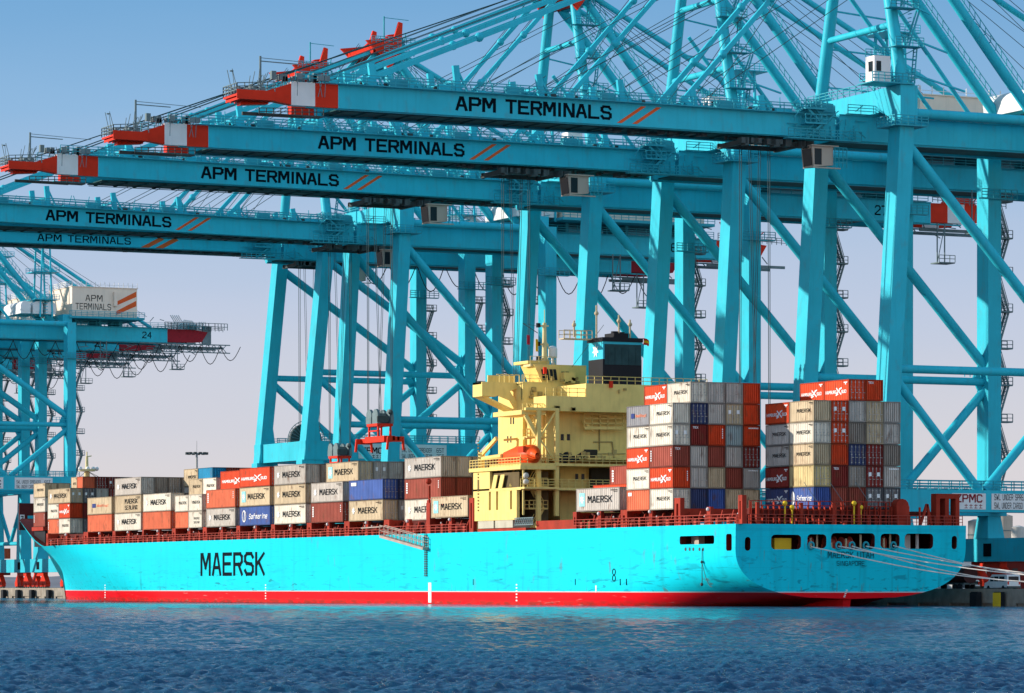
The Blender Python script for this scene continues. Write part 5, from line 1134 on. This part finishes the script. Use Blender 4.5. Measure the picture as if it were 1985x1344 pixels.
    m.box(hx0, hx1, hy0, hy1, hz0, hz1); m.box(hx0 - .2, hx1 + .2, hy0 - .2, hy1 + .2, hz1, hz1 + .15); m.box(hx0 + 17.3 * hs, hx0 + 18.6 * hs, hy0 - .9, hy0 - .01, hz0 + 2.6, hz0 + 6); hb = m.build('machine_house', HOUSEW, t)
    m = MB()
    for i in range(15): x = hx0 + i * (hx1 - hx0) / 14; m.box(x - .06, x + .06, hy0 - .18, hy0 - .06, hz1 + .15, hz1 + 1.3); 
    m.box(hx0, hx1, hy0 - .16, hy0 - .08, hz1 + .6, hz1 + .68); m.rail((hx0, hy0 + .2, hz1 + .1), (hx0, hy1, hz1 + .1), 1.3, 1.5, .06, 2); m.build('roof_rail', WHITE, hb)
    m = MB(); yy_ = hy0 - .02
    write(m, 'APM', (hx0 + 5.6 * hs, yy_, hz0 + 3.6), (7.2 * hs, 0, 0), (0, 0, 1.5), .8); write(m, 'TERMINALS', (hx0 + 1.4 * hs, yy_, hz0 + 1.6), (15.0 * hs, 0, 0), (0, 0, 1.5), .8); m.build('house_lettering', INK, hb)
    m = MB()
    for dz in (-.6, 1.6): m.add([(hx0 + 18.7 * hs, yy_, hz0 + 1.2 + dz), (hx1 - .2, yy_, hz0 + 3.4 + dz), (hx1 - .2, yy_, hz0 + 4.7 + dz), (hx0 + 18.7 * hs, yy_, hz0 + 2.1 + dz)], [(0, 1, 2, 3)])
    m.build('house_stripe', ORNG, hb)
    m = MB(); m.box(hx0 - 1, hx1 + 1.5, hy0 - 1.2, hy1 + 1.2, hz0 - .5, hz0 - .01)
    for x in (hx0 + 2, (hx0 + hx1) / 2, hx1 - 3): m.box(x, x + .6, GYN - .5, GYF + .5, Z1 + .21, hz0 - .5)
    m.rail((hx0 - 1, hy0 - 1.2, hz0), (hx1 + 1.5, hy0 - 1.2, hz0), 1.2, 1.4, .05, 2); m.build('house_deck', BLUE2, t)
    m = MB()
    for x in ((277.8, 280.6, 283.2) if A_ else ((271.0, 274.0, 277.2) if C_ else (284.0, 288.0, 292.0))): m.tube((x, YN + 4, 68.4), (x, YN + 17, 68.4), 1.25, 18); m.box(x - 1.2, x + 1.2, YN + 4.1, YN + 16.9, 66.7, 68.4)
    m.build('rope_drum_cover', WHITE, t)
    m = MB()                                                   # service tower on the back of the crane
    SX_ = -6.5 if C_ else 0
    for (x, y) in ((281 + SX_, YN + 4), (284 + SX_, YN + 4), (281 + SX_, YN + 9), (284 + SX_, YN + 9)): m.beam((x, y, Z1 + 2), (x + (.6 if x < 282 + SX_ else -.6), y, 83), .35)
    for z in (70, 76.5, 83):
        m.box(279.5 + SX_, 285.5 + SX_, YN + 3, YN + 10, z, z + .15); m.rail((279.5 + SX_, YN + 3, z), (285.5 + SX_, YN + 3, z), 1.2, .8, .05, 2); m.rail((279.5 + SX_, YN + 10, z), (285.5 + SX_, YN + 10, z), 1.2, .8, .05, 2)
    for i in range(22): z = 67 + i * .7; m.box(282 + SX_, 282.9 + SX_, YN + 3.9, YN + 4, z, z + .1)
    m.build('service_tower', BLUE, t)
    m = MB()                                                   # stair tower beside the landside leg of the far frame
    for yq in (YF - .5, YN - .5) if not A_ else (YF - .5,): m.stairs(XL + 1.2, yq, zp1, 56, 1.7, 5.1, (1, 0, 0), .9)
    m.build('leg_stair', GREY, t)
    # machinery above the back of the girder and tail fittings
    m = MB(); rr = random.Random(77)
    DX = xb1 - 317
    m.rail(((317 + DX), GYN - 1.2, Z1 + .3), ((331 + DX), GYN - 1.2, Z1 - .2), 1.2, 1.0, .05, 2); m.rail(((317 + DX), GYF + 1.2, Z1 + .3), ((331 + DX), GYF + 1.2, Z1 - .2), 1.2, 1.0, .05, 2)
    for i in range(26):
        a = Vector((rr.uniform((314 + DX), (329 + DX)), rr.uniform(GYN, GYF), rr.uniform(Z0 - 1, Z1 + 2.5))); m.beam(a, a + Vector((rr.uniform(-2, 2), 0, rr.uniform(-1.5, 2))), .14)
    m.box((316 + DX), (332 + DX), GYN + 1, GYN + 1.3, Z0 - 1.3, Z0 - .8); m.box((316 + DX), (332 + DX), GYF - 1.3, GYF - 1, Z0 - 1.3, Z0 - .8)
    for x in (296 + DX * .6, 297.5 + DX * .6, (318 + DX), (319.4 + DX)): m.beam((x, GYN - 1, Z0 - .2), (x, GYN - 1, Z0 - 6.5), .16)
    for x0_ in (296 + DX * .6, (318 + DX)): m.box(x0_, x0_ + 3, GYN - 1.6, GYN + 1, Z0 - 6.6, Z0 - 6.4); m.rail((x0_, GYN - 1.6, Z0 - 6.4), (x0_ + 3, GYN - 1.6, Z0 - 6.4), 1.1, .8, .05); m.beam((x0_, GYN - 1, Z0 - 6.5), (x0_ + 1.5, GYN - 1, Z0 - .2), .1)
    if C_:
        for i in range(70): a = Vector((rr.uniform(284, 322), rr.uniform(GYN - 1, GYF), rr.uniform(Z0 - 2.6, Z0 - .3))); m.beam(a, a + Vector((rr.uniform(-2.5, 2.5), 0, rr.uniform(-.8, .8))), .16)
        for i in range(10): x = 306 + i * 1.6; m.beam((x, GYN - .8, Z0 - 2.2), (x + 1.6, GYN - .8, Z0 - .4), .14); m.beam((x, GYN - .8, Z0 - .4), (x + 1.6, GYN - .8, Z0 - 2.2), .14); m.rail((x, GYN - 1.6, Z1 + .2), (x + 1.6, GYN - 1.6, Z1 + .2), 1.6, .8, .07)
        for z in (Z0 - 2.3, Z0 - .4): m.beam((300, GYN - .8, z), (323, GYN - .8, z), .25)
        for x in (312, 316): m.box(x, x + 2.2, GYN - .6, GYN + .2, Z0 - .2, Z1 + 1.2)
    m.build('tail_fittings', GREY, t)
    m = MB()
    for i in range(5): x = (318 + DX) + i * .5; m.beam((x, GYN, Z1 + 3.6), (x + 4, GYN + 1, Z0 + 1), .18)
    for i in range(4): x = (327 + DX) - i * .5; m.beam((x, GYN, Z1 + 2.2), (x - 4, GYN + 1, Z0 + 1), .18)
    m.prism([((319 + DX), GYN - .2, Z1), ((321.5 + DX), GYN - .2, Z1 + 2.6), ((323.5 + DX), GYN - .2, Z1 + 2.4), ((326.5 + DX), GYN - .2, Z1 - .2)], (0, .3, 0)); m.build('tail_brace', RED if A_ else WHITE, t)
    if not A_:
        m = MB()
        for i in range(13 if C_ else 11):
            x = (258 + i * 5.2) if C_ else (262 + i * 5.6); d = 3.4 + (i % 3) * .5
            m.path([(x + 5.2 * k / 8, GYN - 1.0, Z0 - .7 - d * math.sin(math.pi * k / 8)) for k in range(9)], .09, 4)
        m.build('cable_loop', DARK, t)
        m = MB(); RX, RZ = XW + 2.4, 28.6; m.tube((RX, YN + 8, RZ), (RX, YN + 8.8, RZ), 3.1, 32)
        m.build('cable_reel', STEEL, t)
        m = MB()
        for i in range(28): a = 2 * math.pi * i / 28; m.beam((RX, YN + 7.9, RZ), (RX + 3.6 * math.cos(a), YN + 7.9, RZ + 3.6 * math.sin(a)), .09)
        for i in range(28): a = 2 * math.pi * i / 28; b = 2 * math.pi * (i + 1) / 28; m.beam((RX + 3.6 * math.cos(a), YN + 7.9, RZ + 3.6 * math.sin(a)), (RX + 3.6 * math.cos(b), YN + 7.9, RZ + 3.6 * math.sin(b)), .12)
        m.build('reel_spokes', GREY, t)
        m = MB(); m.box(XW + 2.5, XW + 14, YN + 6, YN + 12, 24.7, 27.9); m.build('reel_platform', BLUE, t)
        for x in (XW, XL):
            m = MB(); m.tube((x, YN + .5, zp0 - 1), (x, YN + WD / 2, 13), .5, 10); m.tube((x, YF - .5, zp0 - 1), (x, YN + WD / 2, 13), .5, 10); m.tube((x, YN, 13), (x, YF, 13), .5, 10); m.build('sway_brace', BLUE, t)
            m = MB(); m.box(x - 1.2, x + 1.2, YN + 1.5, YF - 1.5, zp0 + .02, zp1 - .02); m.build('cross_tie', BLUE, t)
    else:
        for x in (XW, XL):
            m = MB(); m.box(x - 1.0, x + 1.0, YN + 1.5, YF - 1.5, zp0 + .5, zp1 - .5); m.build('cross_tie', BLUE, t)
    if A_:
        m = MB(); m.box(248.6, 251.0, YN - .6, YN + 1.6, 67.9, 71.3); cc = m.build('control_cabin', WHITE, t)
        m = MB(); m.box(248.55, 248.59, YN - .2, YN + .8, 69.3, 70.6); m.box(248.9, 249.6, YN - .64, YN - .61, 69.3, 70.6); m.build('cabin_window', GLASS, cc)
        m = MB(); m.box(247.6, 254, YN - 1.8, YN + 2, 67.65, 67.8); m.rail((247.6, YN - 1.8, 67.8), (254, YN - 1.8, 67.8), 1.2, .8, .05, 2); m.rail((248.6, YN - .6, 71.3), (251, YN - .6, 71.3), 1.1, .6, .05, 2); m.rail((248.6, YN + 1.6, 71.3), (251, YN + 1.6, 71.3), 1.1, .6, .05, 2); m.build('cabin_platform', BLUE2, t)
    # plates on the portal beam
    ysg = YN - 1.62; xz = XW + 9.8 if A_ else XW + 8.5
    m = MB(); m.box(xz, xz + 5.2, ysg, ysg + .05, zp0 + .35, zp1 - .45 if A_ else zp0 + 3.0); ps = m.build('maker_plate', WHITE, t)
    m = MB(); hh = 1.1
    write(m, 'ZPMC', (xz + .5, ysg - .02, zp0 + 1.25), (4.2, 0, 0), (0, 0, hh), 1.2)
    for i in range(4): 
        x = xz + 1.9 + i * .75; m.box(x, x + .5, ysg - .02, ysg - .01, zp0 + .85, zp0 + .93); m.box(x + .2, x + .28, ysg - .025, ysg - .012, zp0 + .5, zp0 + 1.05); m.box(x, x + .5, ysg - .02, ysg - .011, zp0 + .5, zp0 + .57)
    m.build('maker_lettering', mat('dark_red_lettering', (.25, .02, .03), .6) if A_ else INK, ps)
    xs_ = XW + 15.9 if A_ else XW + 16.5
    m = MB(); m.box(xs_, xs_ + 9.2, ysg, ysg + .05, zp0 + .35, zp1 - .45 if A_ else zp0 + 3.0); ps = m.build('load_plate', WHITE, t)
    m = MB()
    for i, s_ in enumerate(('SWL UNDER CARGO BEAM', 'SWL UNDER SPREADER')):
        write(m, s_, (xs_ + .4, ysg - .02, zp0 + .5 + i * 1.1), (5.9, 0, 0), (0, 0, .8), .8); write(m, ('75T', '65T')[i], (xs_ + 7.2, ysg - .02, zp0 + .5 + i * 1.1), (1.5, 0, 0), (0, 0, .8), .8)
    m.build('load_lettering', INK, ps)
    # trolley with cab (slides along the boom, so its children move together)
    m = MB(); tx_ = 232.0; rr = random.Random(8)
    m.box(tx_ - 4, tx_ + 5, GYN + 1.0, GYN + 1.4, Z0 - 1.2, Z0 - .6); m.box(tx_ - 4, tx_ + 5, GYF - 1.4, GYF - 1.0, Z0 - 1.2, Z0 - .6); m.box(tx_ - 4, tx_ - 3.5, GYN + .9, GYF - .9, Z0 - 1.3, Z0 - .7); m.box(tx_ + 4.5, tx_ + 5, GYN + .9, GYF - .9, Z0 - 1.3, Z0 - .7)
    for i in range(16): x = tx_ + rr.uniform(-5, 6); m.box(x, x + rr.uniform(.3, 1.2), GYN - .4, GYN + .8, Z0 - 1.1 - rr.random() * .4, Z0 - .5)
    tr = m.build('trolley', STEEL, t)
    m = MB(); cx = tx_ + 6.0
    m.hexa([(cx, GYN - 1.2, Z0 - 3.9), (cx + 2.9, GYN - 1.2, Z0 - 3.6), (cx + 2.9, GYN + 1.6, Z0 - 3.6), (cx, GYN + 1.6, Z0 - 3.9)], [(cx - .3, GYN - 1.2, Z0 - 1.2), (cx + 2.9, GYN - 1.2, Z0 - 1.2), (cx + 2.9, GYN + 1.6, Z0 - 1.2), (cx - .3, GYN + 1.6, Z0 - 1.2)])
    m.box(cx - .5, cx + 3.6, GYN - 1.5, GYN + 1.9, Z0 - 1.2, Z0 - 1.05); m.box(cx - .3, cx + 3.8, GYN - 1.6, GYN - 1.3, Z0 - 4.1, Z0 - 3.95); cb = m.build('cab', CABC, t)
    m = MB(); m.hexa([(cx - .08, GYN - .9, Z0 - 3.7), (cx + .0, GYN - .9, Z0 - 3.7), (cx + .0, GYN + 1.3, Z0 - 3.7), (cx - .08, GYN + 1.3, Z0 - 3.7)], [(cx - .36, GYN - .9, Z0 - 1.5), (cx - .28, GYN - .9, Z0 - 1.5), (cx - .28, GYN + 1.3, Z0 - 1.5), (cx - .36, GYN + 1.3, Z0 - 1.5)])
    m.box(cx + .1, cx + 1.15, GYN - 1.24, GYN - 1.19, Z0 - 3.6, Z0 - 1.5); m.build('cab_window', GLASS, cb)
    m = MB(); m.rail((cx + 3.0, GYN - 1.5, Z0 - 3.9), (cx + 4.8, GYN - 1.5, Z0 - 3.9), 2.6, .6, .05, 3); m.build('cab_ladder', BLUE2, t)
    return t, YF
def hoist_rope(t, x, zlow):                                    # ropes from the trolley down to the spreader
    ox, oy, oz = ORG[t.name]; m = MB()
    for dx in (-1.6, -1.3, 1.3, 1.6):
        for dy in (-1.2, 1.2): m.tube((x + dx, (GYN + GYF) / 2 + dy, Z0 - .8), (x + dx * .6, (GYN + GYF) / 2 + dy * 2, zlow), .05, 4)
    m.build('hoist_rope', ROPE, t)
def boom_text(t, typ):
    m = MB(); y = GYN - GW / 2 - .02
    if typ == 'A':
        write(m, 'APM', (191.8, y, Z0 + .62), (5.6, 0, 0), (0, 0, 1.8), 1.3); write(m, 'TERMINALS', (198.7, y, Z0 + .62), (15.0, 0, 0), (0, 0, 1.8), 1.3); m.build('boom_lettering', INK, t)
        m = MB()
        for x in (214.4, 216.6): m.add([(x, y, Z0 + .3), (x + .7, y, Z0 + .3), (x + 4.2, y, Z0 + 2.6), (x + 3.5, y, Z0 + 2.6)], [(0, 1, 2, 3)])
        m.build('boom_stripe', ORNG, t)
    else:
        write(m, 'APM', (201.3, y, Z0 + 1.15), (4.4, 0, 0), (0, 0, 1.25), 1.0); write(m, 'TERMINALS', (206.8, y, Z0 + 1.15), (11.6, 0, 0), (0, 0, 1.25), 1.0); m.build('boom_lettering', INK, t)
        m = MB()
        for x in (220.2, 222.9): m.add([(x, y, Z0 + .78), (x + 1.5, y, Z0 + .78), (x + 4.4, y, Z0 + 2.3), (x + 3.6, y, Z0 + 2.7)], [(0, 1, 2, 3)])
        m.build('boom_stripe', ORNG, t)
def tail_number(t, s, x=306.5):
    m = MB(); write(m, s, (x, GYN - GW / 2 - .02, Z0 + .7), (2.4, 0, 0), (0, 0, 1.6), 1.0); o = m.mesh('tail_number', (XW, YN, QZ)); o.materials.append(INK)
    ob = bpy.data.objects.new('tail_number', o); COL.objects.link(ob); ob.parent = t
cA, _ = make_crane('A', 'foreground cyan crane, its leg and portal nearest the stern of the ship'); boom_text(cA, 'A')
cB, _ = make_crane('B', 'x'); boom_text(cB, 'B')
cC, _ = make_crane('C', 'y'); boom_text(cC, 'B')
def children(o, names): return [c for c in o.children if c.name.split('.')[0] in names]
def variant(src, yn, label, dx, number, rope):
    c = copy_tree(src) if src is not None and rope is not None else src
    return c
LIST = [('A', 410.8, 'highest boom in the picture, cyan crane with its red and white tip leftmost over the deckhouse', 5.0, None),
        ('A', 455.3, 'second cyan crane from the right, boom just below the highest boom', -8.3, None),
        ('A', 499.8, 'third cyan crane from the right, red spreader hanging above the middle containers', -9.7, '27'),
        ('A', 571.3, 'fourth cyan crane from the right, lettered boom running out of the left edge', 14.0, '26'),
        ('B', 604.3, 'cyan crane with the lowest lettered boom and the narrow legs behind the forward containers', 22.0, '25'),
        ('C', 826.0, 'left crane with the white machine house lettered in full above the bow', -12, '24'),
        ('C', 860.5, 'left crane just behind the lettered white machine house, number 23 on its girder', -12, '23'),
        ('C', 893.0, 'left crane with number 22 on its girder, third of the far group', -12, '22'),
        ('C', 946.0, 'farthest left crane, its low red girder tail behind the tall leg', -12, '21')]
LIST[0] = ('A', 410.8, 'nearest cyan crane, at the right edge, carrying the highest lettered boom', 5.0, None)
CR = []
for i, (ty, yn, lab, dx, num) in enumerate(LIST):
    src = {'A': cA, 'B': cB, 'C': cC}[ty]
    c = src if i in (0, 4, 5) else copy_tree(src)
    c['label'] = lab; CR.append(c)
for c, (ty, yn, lab, dx, num) in zip(CR, LIST):
    c.location.y = yn
    for ch in children(c, ('trolley', 'cab', 'cab_ladder')): ch.location.x = dx
    if num: tail_number(c, num, 300.6 if ty == 'C' else 306.5)
    tilt = {499.8: .45, 571.3: .75}.get(yn, 0)
    if tilt:
        h = Vector((247 - XW, 0, 62.5 - QZ)); M = Matrix.Translation(h) @ Matrix.Rotation(R(tilt), 4, 'Y') @ Matrix.Translation(-h)
        for ch in children(c, ('boom', 'boom_tip', 'tip_platform', 'tip_fittings', 'tip_buffer_frame', 'walkway_railing', 'boom_fittings', 'boom_truss', 'rope_sheaves', 'boom_lettering', 'boom_stripe')): ch.matrix_local = M
ZSP = [16, 12, 28.3, 26.1, 14]
for i, (c, (ty, yn, lab, dx, num)) in enumerate(zip(CR[:5], LIST[:5])): hoist_rope(c, 232.0 + dx, ZSP[i])
# spreaders hanging over the ship
def make_spreader(x, y, z, label):
    t = thing('container_spreader', label, 'spreader', (x, y, z), 'red container spreaders hanging on crane ropes')
    m = MB(); m.box(x - .9, x + .9, y - 3.6, y + 3.6, z + 1.0, z + 1.9); m.box(x - .55, x - .2, y - 6.1, y + 6.1, z + 1.1, z + 1.7); m.box(x + .2, x + .55, y - 6.1, y + 6.1, z + 1.1, z + 1.7)
    for yy_ in (y - 6.1, y + 5.8): m.box(x - 1.3, x + 1.3, yy_, yy_ + .35, z + .9, z + 1.7)
    m.build('spreader_frame', RED, t)
    for yy_ in (y - 6.0, y + 5.9):
        for dx in (-1.25, 1.1): m = MB(); m.beam((x + dx, yy_, z + 1.6), (x + dx * 1.15, yy_, z - .3), .3); m.build('guide_flipper', RED, t)
    m = MB()
    for dy in (-1.7, 1.7):
        for dx in (-1, 1): m.beam((x + dx, y + dy, z + 1.9), (x + dx, y + dy, z + 3.6), .25)
    m.box(x - 1.3, x + 1.3, y - 2, y + 2, z + 3.4, z + 3.8); m.box(x - 1.2, x - .9, y - 1.7, y + 1.7, z + 2.6, z + 2.8); m.build('headblock', RED, t)
    m = MB()
    for dx in (-1.1, 1.1):
        for dy in (-1.2, 1.2): m.tube((x + dx - .2, y + dy, z + 5.0), (x + dx + .2, y + dy, z + 5.0), 1.0, 14); m.box(x + dx - .25, x + dx + .25, y + dy - 1.0, y + dy + 1.0, z + 3.8, z + 4.8)
    m.box(x - 1.2, x + 1.2, y - .5, y + .5, z + 3.8, z + 5.4); m.build('sheave', GREY, t)
    m = MB(); m.box(x - 1.35, x + .4, y - 2.3, y - 2.05, z + 4.0, z + 4.9); m.ball((x + .9, y - 2.0, z + 5.5), .4, 8); m.build('sheave_guard', STEEL, t)
    return t
ymid = (GYN + GYF) / 2 - YN
make_spreader(232 - 9.7, 499.8 + ymid, 23.2, 'red spreader hanging highest, above the blue container')
make_spreader(232 + 14.0, 571.3 + ymid, 21.0, 'red spreader lowered behind the containers, just left of the higher one')

# ------------------------------------------------------------------ quayside things
# mooring ropes from the transom fairleads to the quay
bol = Vector((QX + 2.2, 352.0, QZ + .9))
for i, (px, py, dz, lab) in enumerate([(1572, 1060, 0, 'leftmost pale mooring rope, from the leftmost ring on the stern'), (1625, 1059, .1, 'pale mooring rope from the second ring on the stern'), (1651, 1059, .3, 'pale mooring rope from the middle ring on the stern'), (1678, 1059, -.1, 'pale mooring rope from the fourth ring on the stern'), (1731, 1058, .2, 'rightmost pale mooring rope, steepest of the five')]):
    a = PY(px, py, TY - .1); b = bol + Vector((0, -2.0 * (i % 2), dz)); m = MB(); sag = (1.5, .9, 1.9, .7, 1.2)[i]
    m.path([a.lerp(b, k / 14) - Vector((0, 0, sag * math.sin(math.pi * k / 14))) for k in range(15)], .075, 6)
    tag(m.build('mooring_rope', ROPEW), lab, 'rope', 'mooring ropes off the stern')
def fender(y, label):
    m = MB(); m.box(QX - .95, QX - .05, y - .7, y + .7, -1, QZ - .05); t = thing('quay_fender', label, 'fender', (QX - .5, y, 0), 'fenders on the quay wall')
    m = MB(); m.box(QX - .95, QX - .3, y - .7, y + .7, -1, QZ - .1); m.build('rubber_block', DARK, t); m = MB(); m.box(QX - 1.05, QX - .951, y - .8, y + .8, -.6, QZ - .2); m.build('front_panel', YELLO if 'yellow' in label else DARK, t)
fender(PX(1900, 1160, QX).y, 'black fender on the quay wall just right of the stern'); fender(PX(1945, 1160, QX).y, 'yellow faced fender on the quay wall at the right edge')
for i, px in enumerate((12, 40, 67, 100)):
    fender(PX(px, 1150, QX).y, ['leftmost black fender left of the bow', 'second black fender from the left edge', 'third black fender from the left edge', 'black fender nearest the bow'][i])
# van, car, tractor on the quay
def wheels(m, x, y0, y1, r, w=1.7):
    for y in (y0, y1):
        for xx in (x, x + w): m.tube((xx - .12, y, QZ + r), (xx + .12, y, QZ + r), r, 14)
def van(x, y, label, name, cat, Ln, Wn, Hn, nose, bodym):
    t = thing(name, label, cat, (x, y, QZ)); s = 1
    prof = [(0, .45), (0, Hn * .52), (.12, Hn * .96), (.5, Hn), (Ln - nose - .9, Hn), (Ln - nose, Hn * .58), (Ln - .15, Hn * .48), (Ln, Hn * .3), (Ln, .35)]
    m = MB(); m.prism([(x, y + a, QZ + b) for a, b in prof], (Wn, 0, 0)); m.build('body', bodym, t)
    m = MB(); m.box(x - .015, x + .01, y + Ln * .12, y + Ln * .34, QZ + Hn * .58, QZ + Hn * .88); m.box(x - .015, x + .01, y + Ln * .38, y + Ln * .56, QZ + Hn * .58, QZ + Hn * .88); m.box(x - .015, x + .01, y + Ln * .59, y + Ln - nose - .5, QZ + Hn * .58, QZ + Hn * .86)
    m.box(x + .25, x + Wn - .25, y - .0, y + .06, QZ + Hn * .58, QZ + Hn * .88); m.build('window', GLASS, t)
    m = MB(); wheels(m, x + .1, y + Ln * .18, y + Ln * .82, .34, Wn - .2); m.build('wheel', DARK, t)
    m = MB()
    for xx in (x + .05, x + Wn - .25): m.box(xx, xx + .2, y - .03, y + .02, QZ + .8, QZ + 1.2)
    m.build('tail_light', RED, t)
    m = MB(); m.box(x - .05, x + Wn + .05, y - .1, y + .05, QZ + .35, QZ + .6); m.build('bumper', STEEL, t)
p = PX(1952, 1148, 262); van(262, p.y, 'white delivery van parked on the quay right of the stern', 'delivery_van', 'van', 5.4, 2.0, 2.1, .9, WHITE)
p = PX(1878, 1148, 270); van(270, p.y, 'small white car on the quay beside the dark tanker', 'small_car', 'car', 3.7, 1.7, 1.45, 1.0, WHITE)
p = PX(1866, 1142, 266); t = thing('tank_truck', 'dark tank truck standing on the quay behind the right end of the stern', 'truck', (266, p.y, QZ))
m = MB(); m.tube((267.2, p.y, QZ + 2.1), (267.2, p.y + 7, QZ + 2.1), 1.15, 16); m.build('tank', mat('tank_dark_red', (.06, .02, .02), .5, .3), t)
m = MB(); m.box(266.1, 268.3, p.y, p.y + 9, QZ + .8, QZ + 1.05); m.box(266.1, 268.3, p.y + 7.2, p.y + 9, QZ + 1.05, QZ + 3); m.build('chassis', STEEL, t)
m = MB(); wheels(m, 266.2, p.y + 1, p.y + 2.3, .5, 2); wheels(m, 266.2, p.y + 8, p.y + 8.3, .5, 2); m.build('wheel', DARK, t)
# silos, sheds and stacked boxes beyond the quay
def silo(px0, px1, pyt, X, label, mt):
    a = PX(px0, 1140, X); b = PY(px1, 1140, a.y); r = (b.x - a.x) / 2; zt = PX((px0 + px1) / 2, pyt, X).z; c = (a.x + r, a.y)
    t = thing('storage_silo', label, 'silo', (c[0], c[1], QZ), 'storage silos behind the crane portal')
    m = MB(); m.tube((*c, QZ), (*c, zt), r, 28); m.build('silo_wall', mt, t); m = MB(); m.tube((*c, zt), (*c, zt + r * .25), r * 1.01, 28, .3); m.build('silo_roof', mt, t)
    m = MB()
    for i in range(1, 5): z = QZ + (zt - QZ) * i / 5; m.tube((*c, z - .1), (*c, z + .1), r + .06, 28)
    m.build('silo_band', GREY, t)
silo(1878, 1902, 1010, 330, 'tall grey silo right beside the stern of the ship', mat('silo_grey', (.42, .40, .37), .8, .2, streak=.3))
silo(1962, 1984, 1022, 360, 'pale silo at the right edge under the portal beam', mat('silo_pale', (.62, .58, .52), .8, .12, streak=.3))
silo(1932, 1960, 1000, 420, 'beige silo between the crane leg and the pale silo', mat('silo_beige', (.50, .42, .34), .8, .12, streak=.3))
def shed(px0, px1, pyt, X, dep, wm, rm, label):
    a = PX(px0, 1142, X); b = PY(px1, 1142, a.y); zt = PY(px0, pyt, a.y).z; t = thing('quay_shed', label, 'shed', (a.x, a.y, QZ), 'sheds on the quay')
    m = MB(); m.box(a.x, b.x, a.y, a.y + dep, QZ, zt); m.build('wall', wm, t); m = MB(); m.box(a.x - .4, b.x + .4, a.y - .4, a.y + dep + .4, zt, zt + .4); m.build('roof', rm, t)
    m = MB(); n = max(2, int((b.x - a.x) / 3))
    for i in range(n): x = a.x + (b.x - a.x) * (i + .3) / n; m.box(x, x + 1.1, a.y - .05, a.y + .02, QZ + (zt - QZ) * .45, QZ + (zt - QZ) * .75)
    m.build('window', GLASS, t)
shed(1862, 1908, 1086, 300, 12, WHITE, DKRED, 'low white shed with red roof edge behind the stern')
shed(1872, 1912, 1062, 330, 14, mat('shed_cream', (.55, .48, .38), .8, .1), GREY, 'cream two storey shed behind the white one')
shed(1908, 1990, 1088, 340, 20, mat('shed_dark_red', (.16, .02, .015), .7, .2), DKRED2, 'dark red shed under the blue sill beam at the right edge')
for i, (px, py, cd, lab) in enumerate([(-6, 1076, 'Oxw', 'orange container on the quay at the left edge, on top of the maroon one'), (-6, 1108, 'Mxw', 'maroon container on the quay at the left edge, under the orange one')]):
    a = PX(px + 30, py, 300); container(a.x - 3, a.y, a.z - 1, 12.19, 2.7, cd, lab, 'containers stored on the quay')
a = PX(5, 1110, 300); 
for k in range(3): container(300 - 3, a.y - .0, QZ + .01 + k * 2.75, 12.19, 2.7, ['Dxw', 'Lxw', 'Txw'][k], ['dark grey container at the left edge quay stack, lowest', 'brown grey container at the left edge quay stack, middle', 'brown red container at the left edge quay stack, top'][k], 'containers stored on the quay') if False else None
# floodlight mast
p = PX(381, 900, 330); t = thing('floodlight_mast', 'tall floodlight mast with a ring of lamps rising behind the forward containers', 'light mast', (330, p.y, QZ))
zt = PX(381, 879, 330).z; m = MB(); m.tube((330, p.y, QZ), (330, p.y, zt), .5, 10, .28); m.tube((330, p.y, zt), (330, p.y, zt + 3.2), .06, 5); m.build('pole', mat('mast_grey', (.5, .48, .46), .5), t)
m = MB()
for i in range(16): a = 2 * math.pi * i / 16; b = 2 * math.pi * (i + 1) / 16; m.beam((330 + 2.2 * math.cos(a), p.y + 2.2 * math.sin(a), zt), (330 + 2.2 * math.cos(b), p.y + 2.2 * math.sin(b), zt), .15)
for i in range(4): a = math.pi * i / 4; m.beam((330 - 2.2 * math.cos(a), p.y - 2.2 * math.sin(a), zt), (330 + 2.2 * math.cos(a), p.y + 2.2 * math.sin(a), zt), .12)
m.build('lamp_ring', mat('mast_grey', (.5, .48, .46)), t)
for i in range(12): a = 2 * math.pi * i / 12; m = MB(); m.box(330 + 2.5 * math.cos(a) - .35, 330 + 2.5 * math.cos(a) + .35, p.y + 2.5 * math.sin(a) - .3, p.y + 2.5 * math.sin(a) + .3, zt - .35, zt + .25); m.build('floodlight', STEEL, t)
